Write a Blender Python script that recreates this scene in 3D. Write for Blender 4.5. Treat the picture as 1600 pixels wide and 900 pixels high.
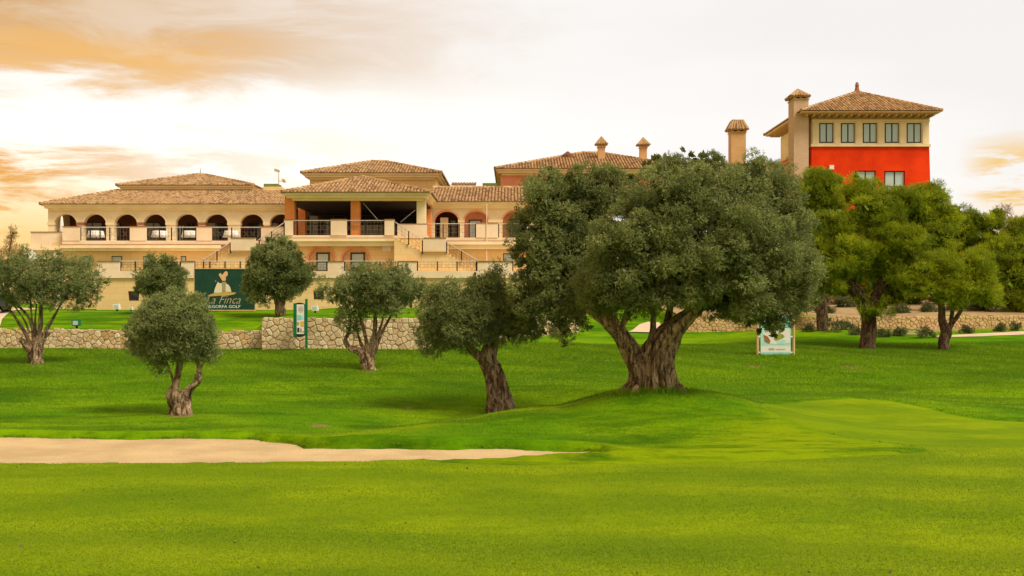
import bpy, bmesh, math, random
import numpy as np
from mathutils import Vector, Matrix

# ------------------------------------------------------------------ camera, sky, sun, exposure
scene = bpy.context.scene
for o in list(bpy.data.objects):
    bpy.data.objects.remove(o)
FPX, HOR, CAMZ = 1716.0, 470.0, 3.3
cam_d = bpy.data.cameras.new('camera')
cam = bpy.data.objects.new('camera', cam_d)
scene.collection.objects.link(cam)
cam.location = (0, 0, CAMZ)
cam.rotation_euler = (math.radians(90), 0, 0)
cam_d.sensor_width = 36
cam_d.lens = FPX / 1600 * 36
cam_d.shift_y = 20 / 1600
cam_d.clip_start = 0.5
cam_d.clip_end = 9000
scene.camera = cam

SUN_AZ, SUN_EL = math.radians(128), math.radians(52)      # azimuth from +Y towards +X
scene.view_settings.view_transform = 'Standard'
scene.view_settings.look = 'None'
scene.view_settings.gamma = 1
scene.view_settings.use_curve_mapping = False
scene.view_settings.exposure = 0.0

world = bpy.data.worlds.new('World')
scene.world = world
world.use_nodes = True
wt = world.node_tree
wt.nodes.clear()


class NT:
    """tiny helper around a node tree"""
    def __init__(s, t):
        s.t = t

    def n(s, typ, **kw):
        nd = s.t.nodes.new(typ)
        for k, v in kw.items():
            setattr(nd, k, v)
        return nd

    def set(s, sock, v):
        if hasattr(v, 'is_output') or isinstance(v, bpy.types.NodeSocket):
            s.t.links.new(v, sock)
        else:
            sock.default_value = v

    def m(s, op, a, b=0.0, c=None, clamp=False):
        nd = s.n('ShaderNodeMath', operation=op, use_clamp=clamp)
        s.set(nd.inputs[0], a)
        s.set(nd.inputs[1], b)
        if c is not None:
            s.set(nd.inputs[2], c)
        return nd.outputs[0]

    def ss(s, v, a, b):
        nd = s.n('ShaderNodeMapRange', interpolation_type='SMOOTHSTEP')
        s.set(nd.inputs['Value'], v)
        if a < b:
            nd.inputs['From Min'].default_value, nd.inputs['From Max'].default_value = a, b
        else:
            nd.inputs['From Min'].default_value, nd.inputs['From Max'].default_value = b, a
            nd.inputs['To Min'].default_value, nd.inputs['To Max'].default_value = 1, 0
        return nd.outputs['Result']

    def mix(s, f, a, b, mode='MIX'):
        nd = s.n('ShaderNodeMix', data_type='RGBA', blend_type=mode)
        s.set(nd.inputs['Factor'], f)
        for sock, v in ((nd.inputs['A'], a), (nd.inputs['B'], b)):
            pass
        s.set(nd.inputs[6], a if not isinstance(a, tuple) else (*a[:3], 1))
        s.set(nd.inputs[7], b if not isinstance(b, tuple) else (*b[:3], 1))
        return nd.outputs[2]

    def noise(s, vec, scale, detail=4, rough=0.55, dist=0.0):
        nd = s.n('ShaderNodeTexNoise')
        if vec is not None:
            s.set(nd.inputs['Vector'], vec)
        nd.inputs['Scale'].default_value = scale
        nd.inputs['Detail'].default_value = detail
        nd.inputs['Roughness'].default_value = rough
        nd.inputs['Distortion'].default_value = dist
        return nd.outputs['Fac']

    def comb(s, x, y, z):
        nd = s.n('ShaderNodeCombineXYZ')
        for i, v in enumerate((x, y, z)):
            s.set(nd.inputs[i], v)
        return nd.outputs[0]


def build_sky():
    N = NT(wt)
    tc = N.n('ShaderNodeTexCoord')
    sep = N.n('ShaderNodeSeparateXYZ')
    wt.links.new(tc.outputs['Generated'], sep.inputs[0])
    az = N.m('ARCTAN2', sep.outputs[0], sep.outputs[1])
    el = N.m('ARCSINE', sep.outputs[2])
    sky = N.n('ShaderNodeTexSky', sky_type='NISHITA')
    sky.sun_disc = False
    sky.sun_elevation = SUN_EL
    sky.sun_rotation = SUN_AZ
    # thin bright overcast; colours are radiance / 0.1 because the background strength is 0.1
    S = 10.0
    col = lambda r, g, b: (r * S, g * S, b * S)
    flat = N.comb(N.m('MULTIPLY', az, 2.2), N.m('MULTIPLY', el, 9.0), 0.3)
    n1 = N.noise(flat, 2.6, 10, 0.64, 0.5)
    n2 = N.noise(N.comb(N.m('MULTIPLY', az, 3.0), N.m('MULTIPLY', el, 17.0), 4.1), 2.1, 10, 0.66, 0.4)
    n3 = N.noise(N.comb(N.m('MULTIPLY', az, 2.0), N.m('MULTIPLY', el, 6.0), 9.7), 1.3, 3, 0.5)
    base = N.mix(N.ss(n3, 0.35, 0.7), col(0.97, 0.93, 0.895), col(1.07, 1.035, 0.995))
    veil = N.mix(0.93, sky.outputs[0], base)
    glow = N.m('MULTIPLY', N.ss(N.m('ABSOLUTE', N.m('ADD', az, 0.30)), 0.45, 0.05), N.ss(el, 0.26, 0.12))
    veil = N.mix(N.m('MULTIPLY', glow, 0.9), veil, col(1.22, 1.18, 1.08))
    # warm side of the sky (towards the hidden low sun, front left) and the weaker one front right
    wl = N.ss(az, 0.02, -0.46)
    wr = N.ss(az, 0.33, 0.52)
    e1 = N.m('ADD', el, N.m('MULTIPLY', N.m('SUBTRACT', n1, 0.5), 0.10))
    sheet = N.m('MULTIPLY', N.ss(e1, 0.172, 0.205), N.ss(N.m('ADD', az, N.m('MULTIPLY', N.m('SUBTRACT', n1, 0.5), 0.25)), 0.10, -0.42))
    c = N.mix(N.m('MULTIPLY', sheet, 0.97), veil, N.mix(N.ss(n1, 0.42, 0.62), col(0.70, 0.43, 0.20), col(0.80, 0.58, 0.38)))
    band = N.m('MULTIPLY', N.m('MULTIPLY', N.ss(e1, 0.168, 0.20), N.ss(e1, 0.245, 0.205)), N.m('MULTIPLY', N.ss(az, -0.14, -0.34), N.ss(n2, 0.30, 0.55)))
    c = N.mix(N.m('MULTIPLY', band, 0.85), c, col(0.92, 0.52, 0.17))
    wisp = N.m('MULTIPLY', N.m('MULTIPLY', N.ss(n2, 0.60, 0.74), N.ss(el, 0.19, 0.23)), N.ss(az, -0.20, -0.36))
    c = N.mix(N.m('MULTIPLY', wisp, 0.75), c, col(1.0, 0.80, 0.55))
    low = N.m('MULTIPLY', N.ss(el, 0.15, 0.05), N.ss(az, -0.22, -0.41))
    c = N.mix(N.m('MULTIPLY', low, 0.97), c, N.mix(N.ss(el, 0.02, 0.10), col(1.05, 0.64, 0.20), col(1.18, 0.84, 0.40)))
    strk = N.m('MULTIPLY', N.m('MULTIPLY', N.ss(n2, 0.46, 0.62), N.ss(e1, 0.175, 0.13)), N.m('MULTIPLY', wl, N.ss(el, 0.015, 0.08)))
    c = N.mix(N.m('MULTIPLY', strk, 1.0, clamp=True), c, N.mix(N.ss(az, -0.26, -0.44), col(0.93, 0.74, 0.54), col(0.86, 0.43, 0.10)))
    rl = N.m('MULTIPLY', N.ss(el, 0.11, 0.03), N.ss(az, 0.36, 0.44))
    c = N.mix(N.m('MULTIPLY', rl, 0.8), c, col(1.0, 0.66, 0.25))
    rs = N.m('MULTIPLY', N.m('MULTIPLY', N.ss(n2, 0.50, 0.62), N.ss(el, 0.15, 0.11)), N.ss(az, 0.38, 0.42))
    c = N.mix(N.m('MULTIPLY', rs, 0.9), c, col(0.93, 0.58, 0.14))
    bg = N.n('ShaderNodeBackground')
    bg.inputs['Strength'].default_value = 0.1
    wt.links.new(c, bg.inputs['Color'])
    out = N.n('ShaderNodeOutputWorld')
    wt.links.new(bg.outputs[0], out.inputs['Surface'])


build_sky()
sun_d = bpy.data.lights.new('sun', 'SUN')
sun_d.energy = 3.7
sun_d.angle = math.radians(20)
sun_d.color = (1.0, 0.89, 0.72)
sun = bpy.data.objects.new('sun', sun_d)
scene.collection.objects.link(sun)
sd_ = Vector((math.sin(SUN_AZ) * math.cos(SUN_EL), math.cos(SUN_AZ) * math.cos(SUN_EL), math.sin(SUN_EL)))
sun.rotation_euler = sd_.to_track_quat('Z', 'Y').to_euler()
sun.location = sd_ * 200

# ------------------------------------------------------------------ helpers
random.seed(7)
rng = np.random.default_rng(7)
COL = scene.collection
ORG = {}


def X(px, d):
    return (px - 800.0) / FPX * d


def Z(py, d):
    return CAMZ + (HOR - py) / FPX * d


def P(px, py, d):
    return Vector((X(px, d), d, Z(py, d)))


def tag(o, label=None, cat=None, group=None, kind=None):
    if label: o['label'] = label
    if cat: o['category'] = cat
    if group: o['group'] = group
    if kind: o['kind'] = kind
    return o


def thing(name, loc, label, cat, group=None):
    o = bpy.data.objects.new(name, None)
    o.empty_display_size = 0.3
    COL.objects.link(o)
    o.location = loc
    ORG[o.name] = Vector(loc)
    return tag(o, label, cat, group)


def link(name, me, mat, parent=None, smooth=False):
    o = bpy.data.objects.new(name, me)
    COL.objects.link(o)
    if mat is not None:
        me.materials.append(mat)
    if smooth:
        me.polygons.foreach_set('use_smooth', [True] * len(me.polygons))
    if parent is not None:
        o.parent = parent
        ORG[o.name] = ORG[parent.name]
    else:
        ORG[o.name] = Vector((0, 0, 0))
    return o


class MB:
    def __init__(s):
        s.v, s.f = [], []

    def poly(s, pts):
        b = len(s.v)
        s.v += [tuple(p) for p in pts]
        s.f.append(tuple(range(b, b + len(pts))))

    def box(s, x0, x1, y0, y1, z0, z1):
        if x0 > x1: x0, x1 = x1, x0
        if y0 > y1: y0, y1 = y1, y0
        if z0 > z1: z0, z1 = z1, z0
        b = len(s.v)
        s.v += [(x0, y0, z0), (x1, y0, z0), (x1, y1, z0), (x0, y1, z0), (x0, y0, z1), (x1, y0, z1), (x1, y1, z1), (x0, y1, z1)]
        for q in ((0, 1, 5, 4), (1, 2, 6, 5), (2, 3, 7, 6), (3, 0, 4, 7), (4, 5, 6, 7), (3, 2, 1, 0)):
            s.f.append(tuple(b + i for i in q))
        return s

    def prism_y(s, pts, y0, y1):
        """polygon of (x,z) counter-clockwise seen from -Y, extruded from y0 (front) to y1"""
        n = len(pts)
        b = len(s.v)
        s.v += [(p[0], y0, p[1]) for p in pts] + [(p[0], y1, p[1]) for p in pts]
        s.f.append(tuple(b + i for i in range(n)))
        s.f.append(tuple(b + n + i for i in reversed(range(n))))
        for i in range(n):
            j = (i + 1) % n
            s.f.append((b + j, b + i, b + n + i, b + n + j))
        return s

    def bar(s, a, c, w, h=None):
        """square bar from a to c"""
        h = h or w
        a, c = Vector(a), Vector(c)
        d = (c - a).normalized()
        u = d.cross(Vector((0, 0, 1)))
        if u.length < 1e-4: u = Vector((1, 0, 0))
        u.normalize()
        w2 = u.cross(d).normalized()
        b = len(s.v)
        for p in (a, c):
            for su, sv in ((-1, -1), (1, -1), (1, 1), (-1, 1)):
                s.v.append(tuple(p + u * su * w / 2 + w2 * sv * h / 2))
        for q in ((0, 1, 2, 3), (7, 6, 5, 4), (0, 4, 5, 1), (1, 5, 6, 2), (2, 6, 7, 3), (3, 7, 4, 0)):
            s.f.append(tuple(b + i for i in q))
        return s

    def tube(s, pts, rads, seg=10, flute=None, cap=True):
        pts = [Vector(p) for p in pts]
        rings = []
        t0 = (pts[1] - pts[0]).normalized()
        u = t0.orthogonal().normalized()
        for i, p in enumerate(pts):
            t = (pts[min(i + 1, len(pts) - 1)] - pts[max(i - 1, 0)]).normalized()
            u = (u - t * u.dot(t)).normalized()
            w = t.cross(u)
            b = len(s.v)
            for k in range(seg):
                a = 2 * math.pi * k / seg
                r = rads[i] * (flute(a, i / (len(pts) - 1)) if flute else 1)
                s.v.append(tuple(p + (u * math.cos(a) + w * math.sin(a)) * r))
            rings.append(b)
        for i in range(len(rings) - 1):
            for k in range(seg):
                k2 = (k + 1) % seg
                s.f.append((rings[i] + k, rings[i] + k2, rings[i + 1] + k2, rings[i + 1] + k))
        if cap:
            s.f.append(tuple(rings[0] + k for k in reversed(range(seg))))
            s.f.append(tuple(rings[-1] + k for k in range(seg)))
        return s

    def build(s, name, mat, parent=None, smooth=False):
        me = bpy.data.meshes.new(name)
        o = ORG[parent.name] if parent is not None else Vector((0, 0, 0))
        me.from_pydata([(v[0] - o.x, v[1] - o.y, v[2] - o.z) for v in s.v], [], s.f)
        me.update()
        return link(name, me, mat, parent, smooth)


def np_mesh(name, verts, nq, mat, parent=None, var=None, k=4):
    """verts (nq*k,3) -> nq separate k-gons"""
    o = np.array(ORG[parent.name]) if parent is not None else np.zeros(3)
    verts = (verts - o).astype(np.float32)
    me = bpy.data.meshes.new(name)
    me.vertices.add(nq * k)
    me.vertices.foreach_set('co', verts.ravel())
    me.loops.add(nq * k)
    me.loops.foreach_set('vertex_index', np.arange(nq * k, dtype=np.int32))
    me.polygons.add(nq)
    me.polygons.foreach_set('loop_start', np.arange(0, nq * k, k, dtype=np.int32))
    me.polygons.foreach_set('loop_total', np.full(nq, k, dtype=np.int32))
    me.update(calc_edges=True)
    if var is not None:
        at = me.attributes.new('var', 'FLOAT', 'POINT')
        at.data.foreach_set('value', np.repeat(var, k).astype(np.float32))
    return link(name, me, mat, parent)


# ------------------------------------------------------------------ materials
def new_mat(name):
    m = bpy.data.materials.new(name)
    m.use_nodes = True
    nt = m.node_tree
    bs = nt.nodes['Principled BSDF']
    return m, NT(nt), bs


def mat(name, c1, c2=None, scale=3.0, rough=0.8, bump=0.0, bscale=40.0, fine=0.0, metallic=0.0, spec=0.12, stretch=None, fscale=60):
    """base colour c1, wandering to c2 with large noise; fine grain and bump"""
    m, N, bs = new_mat(name)
    tc = N.n('ShaderNodeTexCoord').outputs['Object']
    if stretch:
        mp = N.n('ShaderNodeMapping')
        mp.inputs['Scale'].default_value = stretch
        N.t.links.new(tc, mp.inputs['Vector'])
        tc = mp.outputs[0]
    col = (*c1, 1)
    if c2:
        f = N.ss(N.noise(tc, scale, 6, 0.6), 0.36, 0.64)
        col = N.mix(f, c1, c2)
        if fine:
            f2 = N.noise(tc, fscale, 3, 0.6)
            v = N.m('ADD', N.m('MULTIPLY', N.m('SUBTRACT', f2, 0.5), 2 * fine), 1.0)
            vv = N.n('ShaderNodeVectorMath', operation='SCALE')
            N.t.links.new(col, vv.inputs[0])
            N.t.links.new(v, vv.inputs['Scale'])
            col = vv.outputs[0]
    N.set(bs.inputs['Base Color'], col)
    bs.inputs['Roughness'].default_value = rough
    bs.inputs['Metallic'].default_value = metallic
    bs.inputs['Specular IOR Level'].default_value = spec
    if bump:
        b = N.n('ShaderNodeBump')
        b.inputs['Strength'].default_value = bump
        b.inputs['Distance'].default_value = 0.05
        N.t.links.new(N.noise(tc, bscale, 5, 0.65), b.inputs['Height'])
        N.t.links.new(b.outputs[0], bs.inputs['Normal'])
    return m


def leaf_mat(name, dark, light, trans=0.25, rough=0.55):
    m, N, bs = new_mat(name)
    a = N.n('ShaderNodeAttribute', attribute_name='var')
    col = N.mix(a.outputs['Fac'], dark, light)
    N.set(bs.inputs['Base Color'], col)
    bs.inputs['Roughness'].default_value = rough
    bs.inputs['Specular IOR Level'].default_value = 0.25
    tr = N.n('ShaderNodeBsdfTranslucent')
    N.set(tr.inputs['Color'], N.mix(0.5, col, (light[0] * 1.3, light[1] * 1.25, light[2] * 0.6)))
    mx = N.n('ShaderNodeMixShader')
    mx.inputs[0].default_value = trans
    N.t.links.new(bs.outputs[0], mx.inputs[1])
    N.t.links.new(tr.outputs[0], mx.inputs[2])
    N.t.links.new(mx.outputs[0], N.t.nodes['Material Output'].inputs['Surface'])
    return m


def masonry_mat(name, c1, c2, cm, bw, bh, bump=0.25):
    m, N, bs = new_mat(name)
    tc = N.n('ShaderNodeTexCoord').outputs['Object']
    sep = N.n('ShaderNodeSeparateXYZ')
    N.t.links.new(tc, sep.inputs[0])
    v = N.comb(N.m('ADD', sep.outputs[0], sep.outputs[1]), sep.outputs[2], 0.0)
    br = N.n('ShaderNodeTexBrick')
    N.t.links.new(v, br.inputs['Vector'])
    br.inputs['Scale'].default_value = 1.0
    br.inputs['Brick Width'].default_value = bw
    br.inputs['Row Height'].default_value = bh
    br.inputs['Mortar Size'].default_value = 0.012
    br.inputs['Color1'].default_value = (*c1, 1)
    br.inputs['Color2'].default_value = (*c2, 1)
    br.inputs['Mortar'].default_value = (*cm, 1)
    f = N.ss(N.noise(tc, 0.55, 5, 0.6), 0.35, 0.68)
    col = N.mix(N.m('MULTIPLY', f, 0.35), br.outputs['Color'], c2)
    g = N.noise(tc, 25, 4, 0.6)
    vv = N.n('ShaderNodeVectorMath', operation='SCALE')
    N.t.links.new(col, vv.inputs[0])
    N.t.links.new(N.m('ADD', N.m('MULTIPLY', g, 0.35), 0.82), vv.inputs['Scale'])
    N.set(bs.inputs['Base Color'], vv.outputs[0])
    bs.inputs['Roughness'].default_value = 0.85
    b = N.n('ShaderNodeBump')
    b.inputs['Strength'].default_value = bump
    b.inputs['Distance'].default_value = 0.02
    N.t.links.new(g, b.inputs['Height'])
    N.t.links.new(b.outputs[0], bs.inputs['Normal'])
    return m


def stone_mat(name, cols):
    """each stone takes its own tint from the object's random number or, joined, from position cells"""
    m, N, bs = new_mat(name)
    tc = N.n('ShaderNodeTexCoord').outputs['Object']
    oi = N.n('ShaderNodeObjectInfo')
    at = N.n('ShaderNodeAttribute', attribute_name='var')
    r = N.m('FRACT', N.m('ADD', oi.outputs['Random'], at.outputs['Fac']))
    ramp = N.n('ShaderNodeValToRGB')
    ramp.color_ramp.interpolation = 'LINEAR'
    els = ramp.color_ramp.elements
    while len(els) < len(cols):
        els.new(0.5)
    for i, c in enumerate(cols):
        els[i].position = i / (len(cols) - 1)
        els[i].color = (*c, 1)
    N.t.links.new(r, ramp.inputs[0])
    g = N.noise(tc, 9, 5, 0.65)
    vv = N.n('ShaderNodeVectorMath', operation='SCALE')
    N.t.links.new(ramp.outputs[0], vv.inputs[0])
    N.t.links.new(N.m('ADD', N.m('MULTIPLY', g, 0.9), 0.55), vv.inputs['Scale'])
    N.set(bs.inputs['Base Color'], vv.outputs[0])
    bs.inputs['Roughness'].default_value = 0.9
    b = N.n('ShaderNodeBump')
    b.inputs['Strength'].default_value = 0.5
    b.inputs['Distance'].default_value = 0.04
    N.t.links.new(N.noise(tc, 18, 5, 0.7), b.inputs['Height'])
    N.t.links.new(b.outputs[0], bs.inputs['Normal'])
    return m


def grass_mat(name, pale, mid, deep, stripe=0.0, patch=0.35, bare=None, bstr=0.5, gain=1.5, crest=None):
    m, N, bs = new_mat(name)
    g = N.n('ShaderNodeNewGeometry').outputs['Position']
    n_big = N.noise(g, 0.22, 5, 0.6, 0.4)
    mp = N.n('ShaderNodeMapping')
    mp.inputs['Scale'].default_value = (0.4, 1.0, 1.0)
    N.t.links.new(g, mp.inputs['Vector'])
    n_band = N.noise(mp.outputs[0], 0.55, 6, 0.66, 0.3)
    n_mid = N.noise(mp.outputs[0], 2.6, 6, 0.7)
    n_fine = N.noise(g, 9, 5, 0.75)
    n_blade = N.noise(g, 70, 3, 0.7)
    col = N.mix(N.ss(n_big, 0.38, 0.62), mid, pale)
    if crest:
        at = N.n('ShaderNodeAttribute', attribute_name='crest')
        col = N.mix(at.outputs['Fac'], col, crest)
    col = N.mix(N.m('MULTIPLY', N.ss(n_band, 0.44, 0.66), patch * 1.5, clamp=True), col, deep)
    col = N.mix(N.m('MULTIPLY', N.ss(n_mid, 0.46, 0.70), patch), col, deep)
    if stripe:
        sep = N.n('ShaderNodeSeparateXYZ')
        N.t.links.new(g, sep.inputs[0])
        w = N.m('SINE', N.m('ADD', N.m('MULTIPLY', N.m('ADD', sep.outputs[1], N.m('MULTIPLY', sep.outputs[0], 0.06)), 2.3), N.m('MULTIPLY', n_big, 9.0)))
        col = N.mix(N.m('MULTIPLY', N.ss(w, -0.6, 0.7), stripe), col, deep)
    if bare:
        ab = N.n('ShaderNodeAttribute', attribute_name='bare')
        f = N.ss(N.m('ADD', ab.outputs['Fac'], N.m('MULTIPLY', N.m('SUBTRACT', n_mid, 0.5), 0.9)), 0.35, 0.6)
        col = N.mix(N.m('MULTIPLY', f, 0.85), col, bare)
    vv = N.n('ShaderNodeVectorMath', operation='SCALE')
    N.t.links.new(col, vv.inputs[0])
    k = N.m('ADD', N.m('MULTIPLY', n_fine, 0.35), N.m('ADD', N.m('MULTIPLY', n_blade, 0.3), N.m('MULTIPLY', N.noise(g, 28, 4, 0.75), 0.35)))
    N.t.links.new(N.m('ADD', N.m('MULTIPLY', k, gain), 1.0 - gain / 2), vv.inputs['Scale'])
    N.set(bs.inputs['Base Color'], vv.outputs[0])
    bs.inputs['Roughness'].default_value = 1.0
    bs.inputs['Specular IOR Level'].default_value = 0.02
    b = N.n('ShaderNodeBump')
    b.inputs['Strength'].default_value = bstr
    b.inputs['Distance'].default_value = 0.05
    N.t.links.new(k, b.inputs['Height'])
    N.t.links.new(b.outputs[0], bs.inputs['Normal'])
    return m


def tile_mat(name):
    m, N, bs = new_mat(name)
    at = N.n('ShaderNodeAttribute', attribute_name='var')
    g = N.n('ShaderNodeTexCoord').outputs['Object']
    ramp = N.n('ShaderNodeValToRGB')
    els = ramp.color_ramp.elements
    for _ in range(3): els.new(0.5)
    for e, p, c in zip(els, (0, .3, .55, .8, 1), ((0.19, 0.105, 0.048), (0.36, 0.22, 0.10), (0.48, 0.31, 0.145), (0.40, 0.22, 0.10), (0.60, 0.43, 0.22))):
        e.position = p
        e.color = (*c, 1)
    r = N.m('FRACT', N.m('ADD', at.outputs['Fac'], N.m('MULTIPLY', N.noise(g, 2.2, 4, 0.7), 0.8)))
    N.t.links.new(r, ramp.inputs[0])
    N.set(bs.inputs['Base Color'], ramp.outputs[0])
    bs.inputs['Roughness'].default_value = 0.85
    bs.inputs['Specular IOR Level'].default_value = 0.2
    return m


def bark_mat(name, dark, light):
    m, N, bs = new_mat(name)
    tc = N.n('ShaderNodeTexCoord').outputs['Object']
    mp = N.n('ShaderNodeMapping')
    mp.inputs['Scale'].default_value = (1, 1, 0.38)
    N.t.links.new(tc, mp.inputs['Vector'])
    n1 = N.noise(mp.outputs[0], 5.5, 6, 0.68, 1.2)
    n2 = N.noise(tc, 24, 5, 0.7)
    f = N.ss(N.m('ADD', N.m('MULTIPLY', n1, 0.72), N.m('MULTIPLY', n2, 0.28)), 0.40, 0.62)
    N.set(bs.inputs['Base Color'], N.mix(f, dark, light))
    bs.inputs['Roughness'].default_value = 0.95
    bs.inputs['Specular IOR Level'].default_value = 0.05
    b = N.n('ShaderNodeBump')
    b.inputs['Strength'].default_value = 1.0
    b.inputs['Distance'].default_value = 0.16
    N.t.links.new(N.m('ADD', n1, N.m('MULTIPLY', n2, 0.35)), b.inputs['Height'])
    N.t.links.new(b.outputs[0], bs.inputs['Normal'])
    return m


M = {}
M['cream'] = mat('cream_render', (0.82, 0.68, 0.44), (0.74, 0.60, 0.36), 0.7, 0.85, 0.15, 30, 0.05)
M['pinkcream'] = mat('parapet_render', (0.80, 0.645, 0.45), (0.73, 0.56, 0.37), 0.8, 0.85, 0.15, 30, 0.06)
M['moulding'] = mat('moulding_render', (0.84, 0.70, 0.42), (0.78, 0.62, 0.34), 0.9, 0.8, 0.08, 30, 0.04)
M['gold'] = masonry_mat('golden_cladding', (0.80, 0.58, 0.26), (0.72, 0.50, 0.21), (0.62, 0.43, 0.2), 0.9, 0.42)
M['salmon'] = mat('salmon_render', (0.80, 0.36, 0.20), (0.70, 0.29, 0.15), 0.9, 0.85, 0.15, 30, 0.06)
M['orange'] = mat('orange_render', (0.80, 0.30, 0.09), (0.70, 0.24, 0.07), 0.9, 0.85, 0.15, 30, 0.06)
M['red'] = mat('red_render', (0.84, 0.052, 0.004), (0.64, 0.034, 0.003), 0.45, 0.8, 0.12, 25, 0.08)
M['inner'] = mat('loggia_inner_wall', (0.15, 0.055, 0.03), (0.11, 0.04, 0.024), 0.7, 0.85)  # dark tint puts the loggia's recess shade into the wall colour
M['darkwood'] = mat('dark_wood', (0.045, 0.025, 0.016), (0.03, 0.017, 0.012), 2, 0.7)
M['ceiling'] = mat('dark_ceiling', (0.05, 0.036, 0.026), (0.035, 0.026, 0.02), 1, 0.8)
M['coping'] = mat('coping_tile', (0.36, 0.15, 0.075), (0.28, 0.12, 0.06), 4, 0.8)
M['tile'] = tile_mat('clay_roof_tile')
M['tilebase'] = mat('clay_channel_tile', (0.20, 0.085, 0.04), (0.13, 0.055, 0.028), 5, 0.9)
M['brick'] = masonry_mat('pale_brick', (0.55, 0.37, 0.22), (0.47, 0.30, 0.17), (0.60, 0.46, 0.32), 0.25, 0.075)
M['brickgold'] = masonry_mat('golden_brick', (0.62, 0.34, 0.13), (0.53, 0.27, 0.10), (0.60, 0.40, 0.2), 0.25, 0.075)
M['iron'] = mat('dark_iron', (0.03, 0.025, 0.022), (0.045, 0.035, 0.03), 5, 0.55, metallic=0.3)
M['grille'] = mat('weathered_grille', (0.22, 0.17, 0.13), (0.16, 0.12, 0.09), 5, 0.6)
M['rail'] = mat('pale_handrail', (0.62, 0.56, 0.50), (0.55, 0.49, 0.43), 5, 0.45)
M['frame'] = mat('dark_window_frame', (0.07, 0.055, 0.045), (0.05, 0.04, 0.035), 5, 0.5)
M['greenbox'] = mat('green_cabinet', (0.17, 0.24, 0.06), (0.14, 0.20, 0.05), 2, 0.6)
M['white'] = mat('white_paint', (0.80, 0.78, 0.72), (0.74, 0.70, 0.63), 2, 0.5)


def glass_mat(name, c, rough=0.06):
    m, N, bs = new_mat(name)
    tc = N.n('ShaderNodeTexCoord').outputs['Object']
    N.set(bs.inputs['Base Color'], N.mix(N.noise(tc, 0.8, 3, 0.5), c, (c[0] * 0.7, c[1] * 0.72, c[2] * 0.72)))
    bs.inputs['Roughness'].default_value = rough
    bs.inputs['Specular IOR Level'].default_value = 0.8
    return m


M['glass'] = glass_mat('window_glass', (0.03, 0.035, 0.036))
M['glass_blind'] = glass_mat('glass_over_pale_blind', (0.48, 0.62, 0.57), 0.2)
M['bark'] = bark_mat('olive_bark', (0.09, 0.052, 0.028), (0.62, 0.44, 0.265))
M['pinebark'] = bark_mat('pine_bark', (0.05, 0.028, 0.016), (0.22, 0.14, 0.09))
M['olive'] = leaf_mat('olive_leaves', (0.050, 0.074, 0.018), (0.350, 0.390, 0.135), 0.22)
M['olive_pale'] = leaf_mat('olive_leaves_airy', (0.068, 0.096, 0.026), (0.35, 0.395, 0.145), 0.24)
M['pine'] = leaf_mat('pine_needles', (0.050, 0.105, 0.004), (0.45, 0.50, 0.012), 0.28)
M['dry'] = leaf_mat('dry_conifer', (0.20, 0.12, 0.03), (0.40, 0.27, 0.08), 0.3)
M['scrub'] = leaf_mat('scrub_leaves', (0.06, 0.085, 0.025), (0.22, 0.22, 0.09), 0.2)
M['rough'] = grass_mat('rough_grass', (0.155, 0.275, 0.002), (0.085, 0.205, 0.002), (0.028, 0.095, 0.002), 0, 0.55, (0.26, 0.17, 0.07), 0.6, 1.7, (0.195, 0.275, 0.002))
M['fairway'] = grass_mat('fairway_grass', (0.210, 0.285, 0.003), (0.158, 0.238, 0.003), (0.082, 0.160, 0.004), 0.42, 0.36, None, 0.3, 1.0)
M['blade'] = leaf_mat('grass_blades', (0.055, 0.158, 0.002), (0.250, 0.375, 0.004), 0.35)
M['litter'] = leaf_mat('leaf_litter', (0.05, 0.03, 0.015), (0.16, 0.10, 0.04), 0.1)
M['turf'] = leaf_mat('fairway_blades', (0.098, 0.178, 0.003), (0.258, 0.325, 0.004), 0.3)
def sand_mat():
    m, N, bs = new_mat('bunker_sand')
    g = N.n('ShaderNodeNewGeometry').outputs['Position']
    a, b_ = N.noise(g, 0.6, 5, 0.6), N.noise(g, 22, 5, 0.7)
    col = N.mix(N.ss(a, 0.35, 0.65), (0.60, 0.44, 0.235), (0.49, 0.35, 0.185))
    w = N.n('ShaderNodeTexWave', bands_direction='X')
    w.inputs['Scale'].default_value = 2.6
    w.inputs['Distortion'].default_value = 5.0
    w.inputs['Detail'].default_value = 3
    w.inputs['Detail Scale'].default_value = 0.6
    mp = N.n('ShaderNodeMapping')
    mp.inputs['Rotation'].default_value = (0, 0, 0.9)
    N.t.links.new(g, mp.inputs['Vector'])
    N.t.links.new(mp.outputs[0], w.inputs['Vector'])
    vv = N.n('ShaderNodeVectorMath', operation='SCALE')
    N.t.links.new(col, vv.inputs[0])
    N.t.links.new(N.m('ADD', N.m('MULTIPLY', b_, 0.5), 0.75), vv.inputs['Scale'])
    N.set(bs.inputs['Base Color'], vv.outputs[0])
    bs.inputs['Roughness'].default_value = 1.0
    bs.inputs['Specular IOR Level'].default_value = 0.03
    bp = N.n('ShaderNodeBump')
    bp.inputs['Strength'].default_value = 0.7
    bp.inputs['Distance'].default_value = 0.05
    N.t.links.new(N.m('ADD', N.m('MULTIPLY', w.outputs['Fac'], 0.5), N.m('ADD', b_, a)), bp.inputs['Height'])
    N.t.links.new(bp.outputs[0], bs.inputs['Normal'])
    return m


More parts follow.
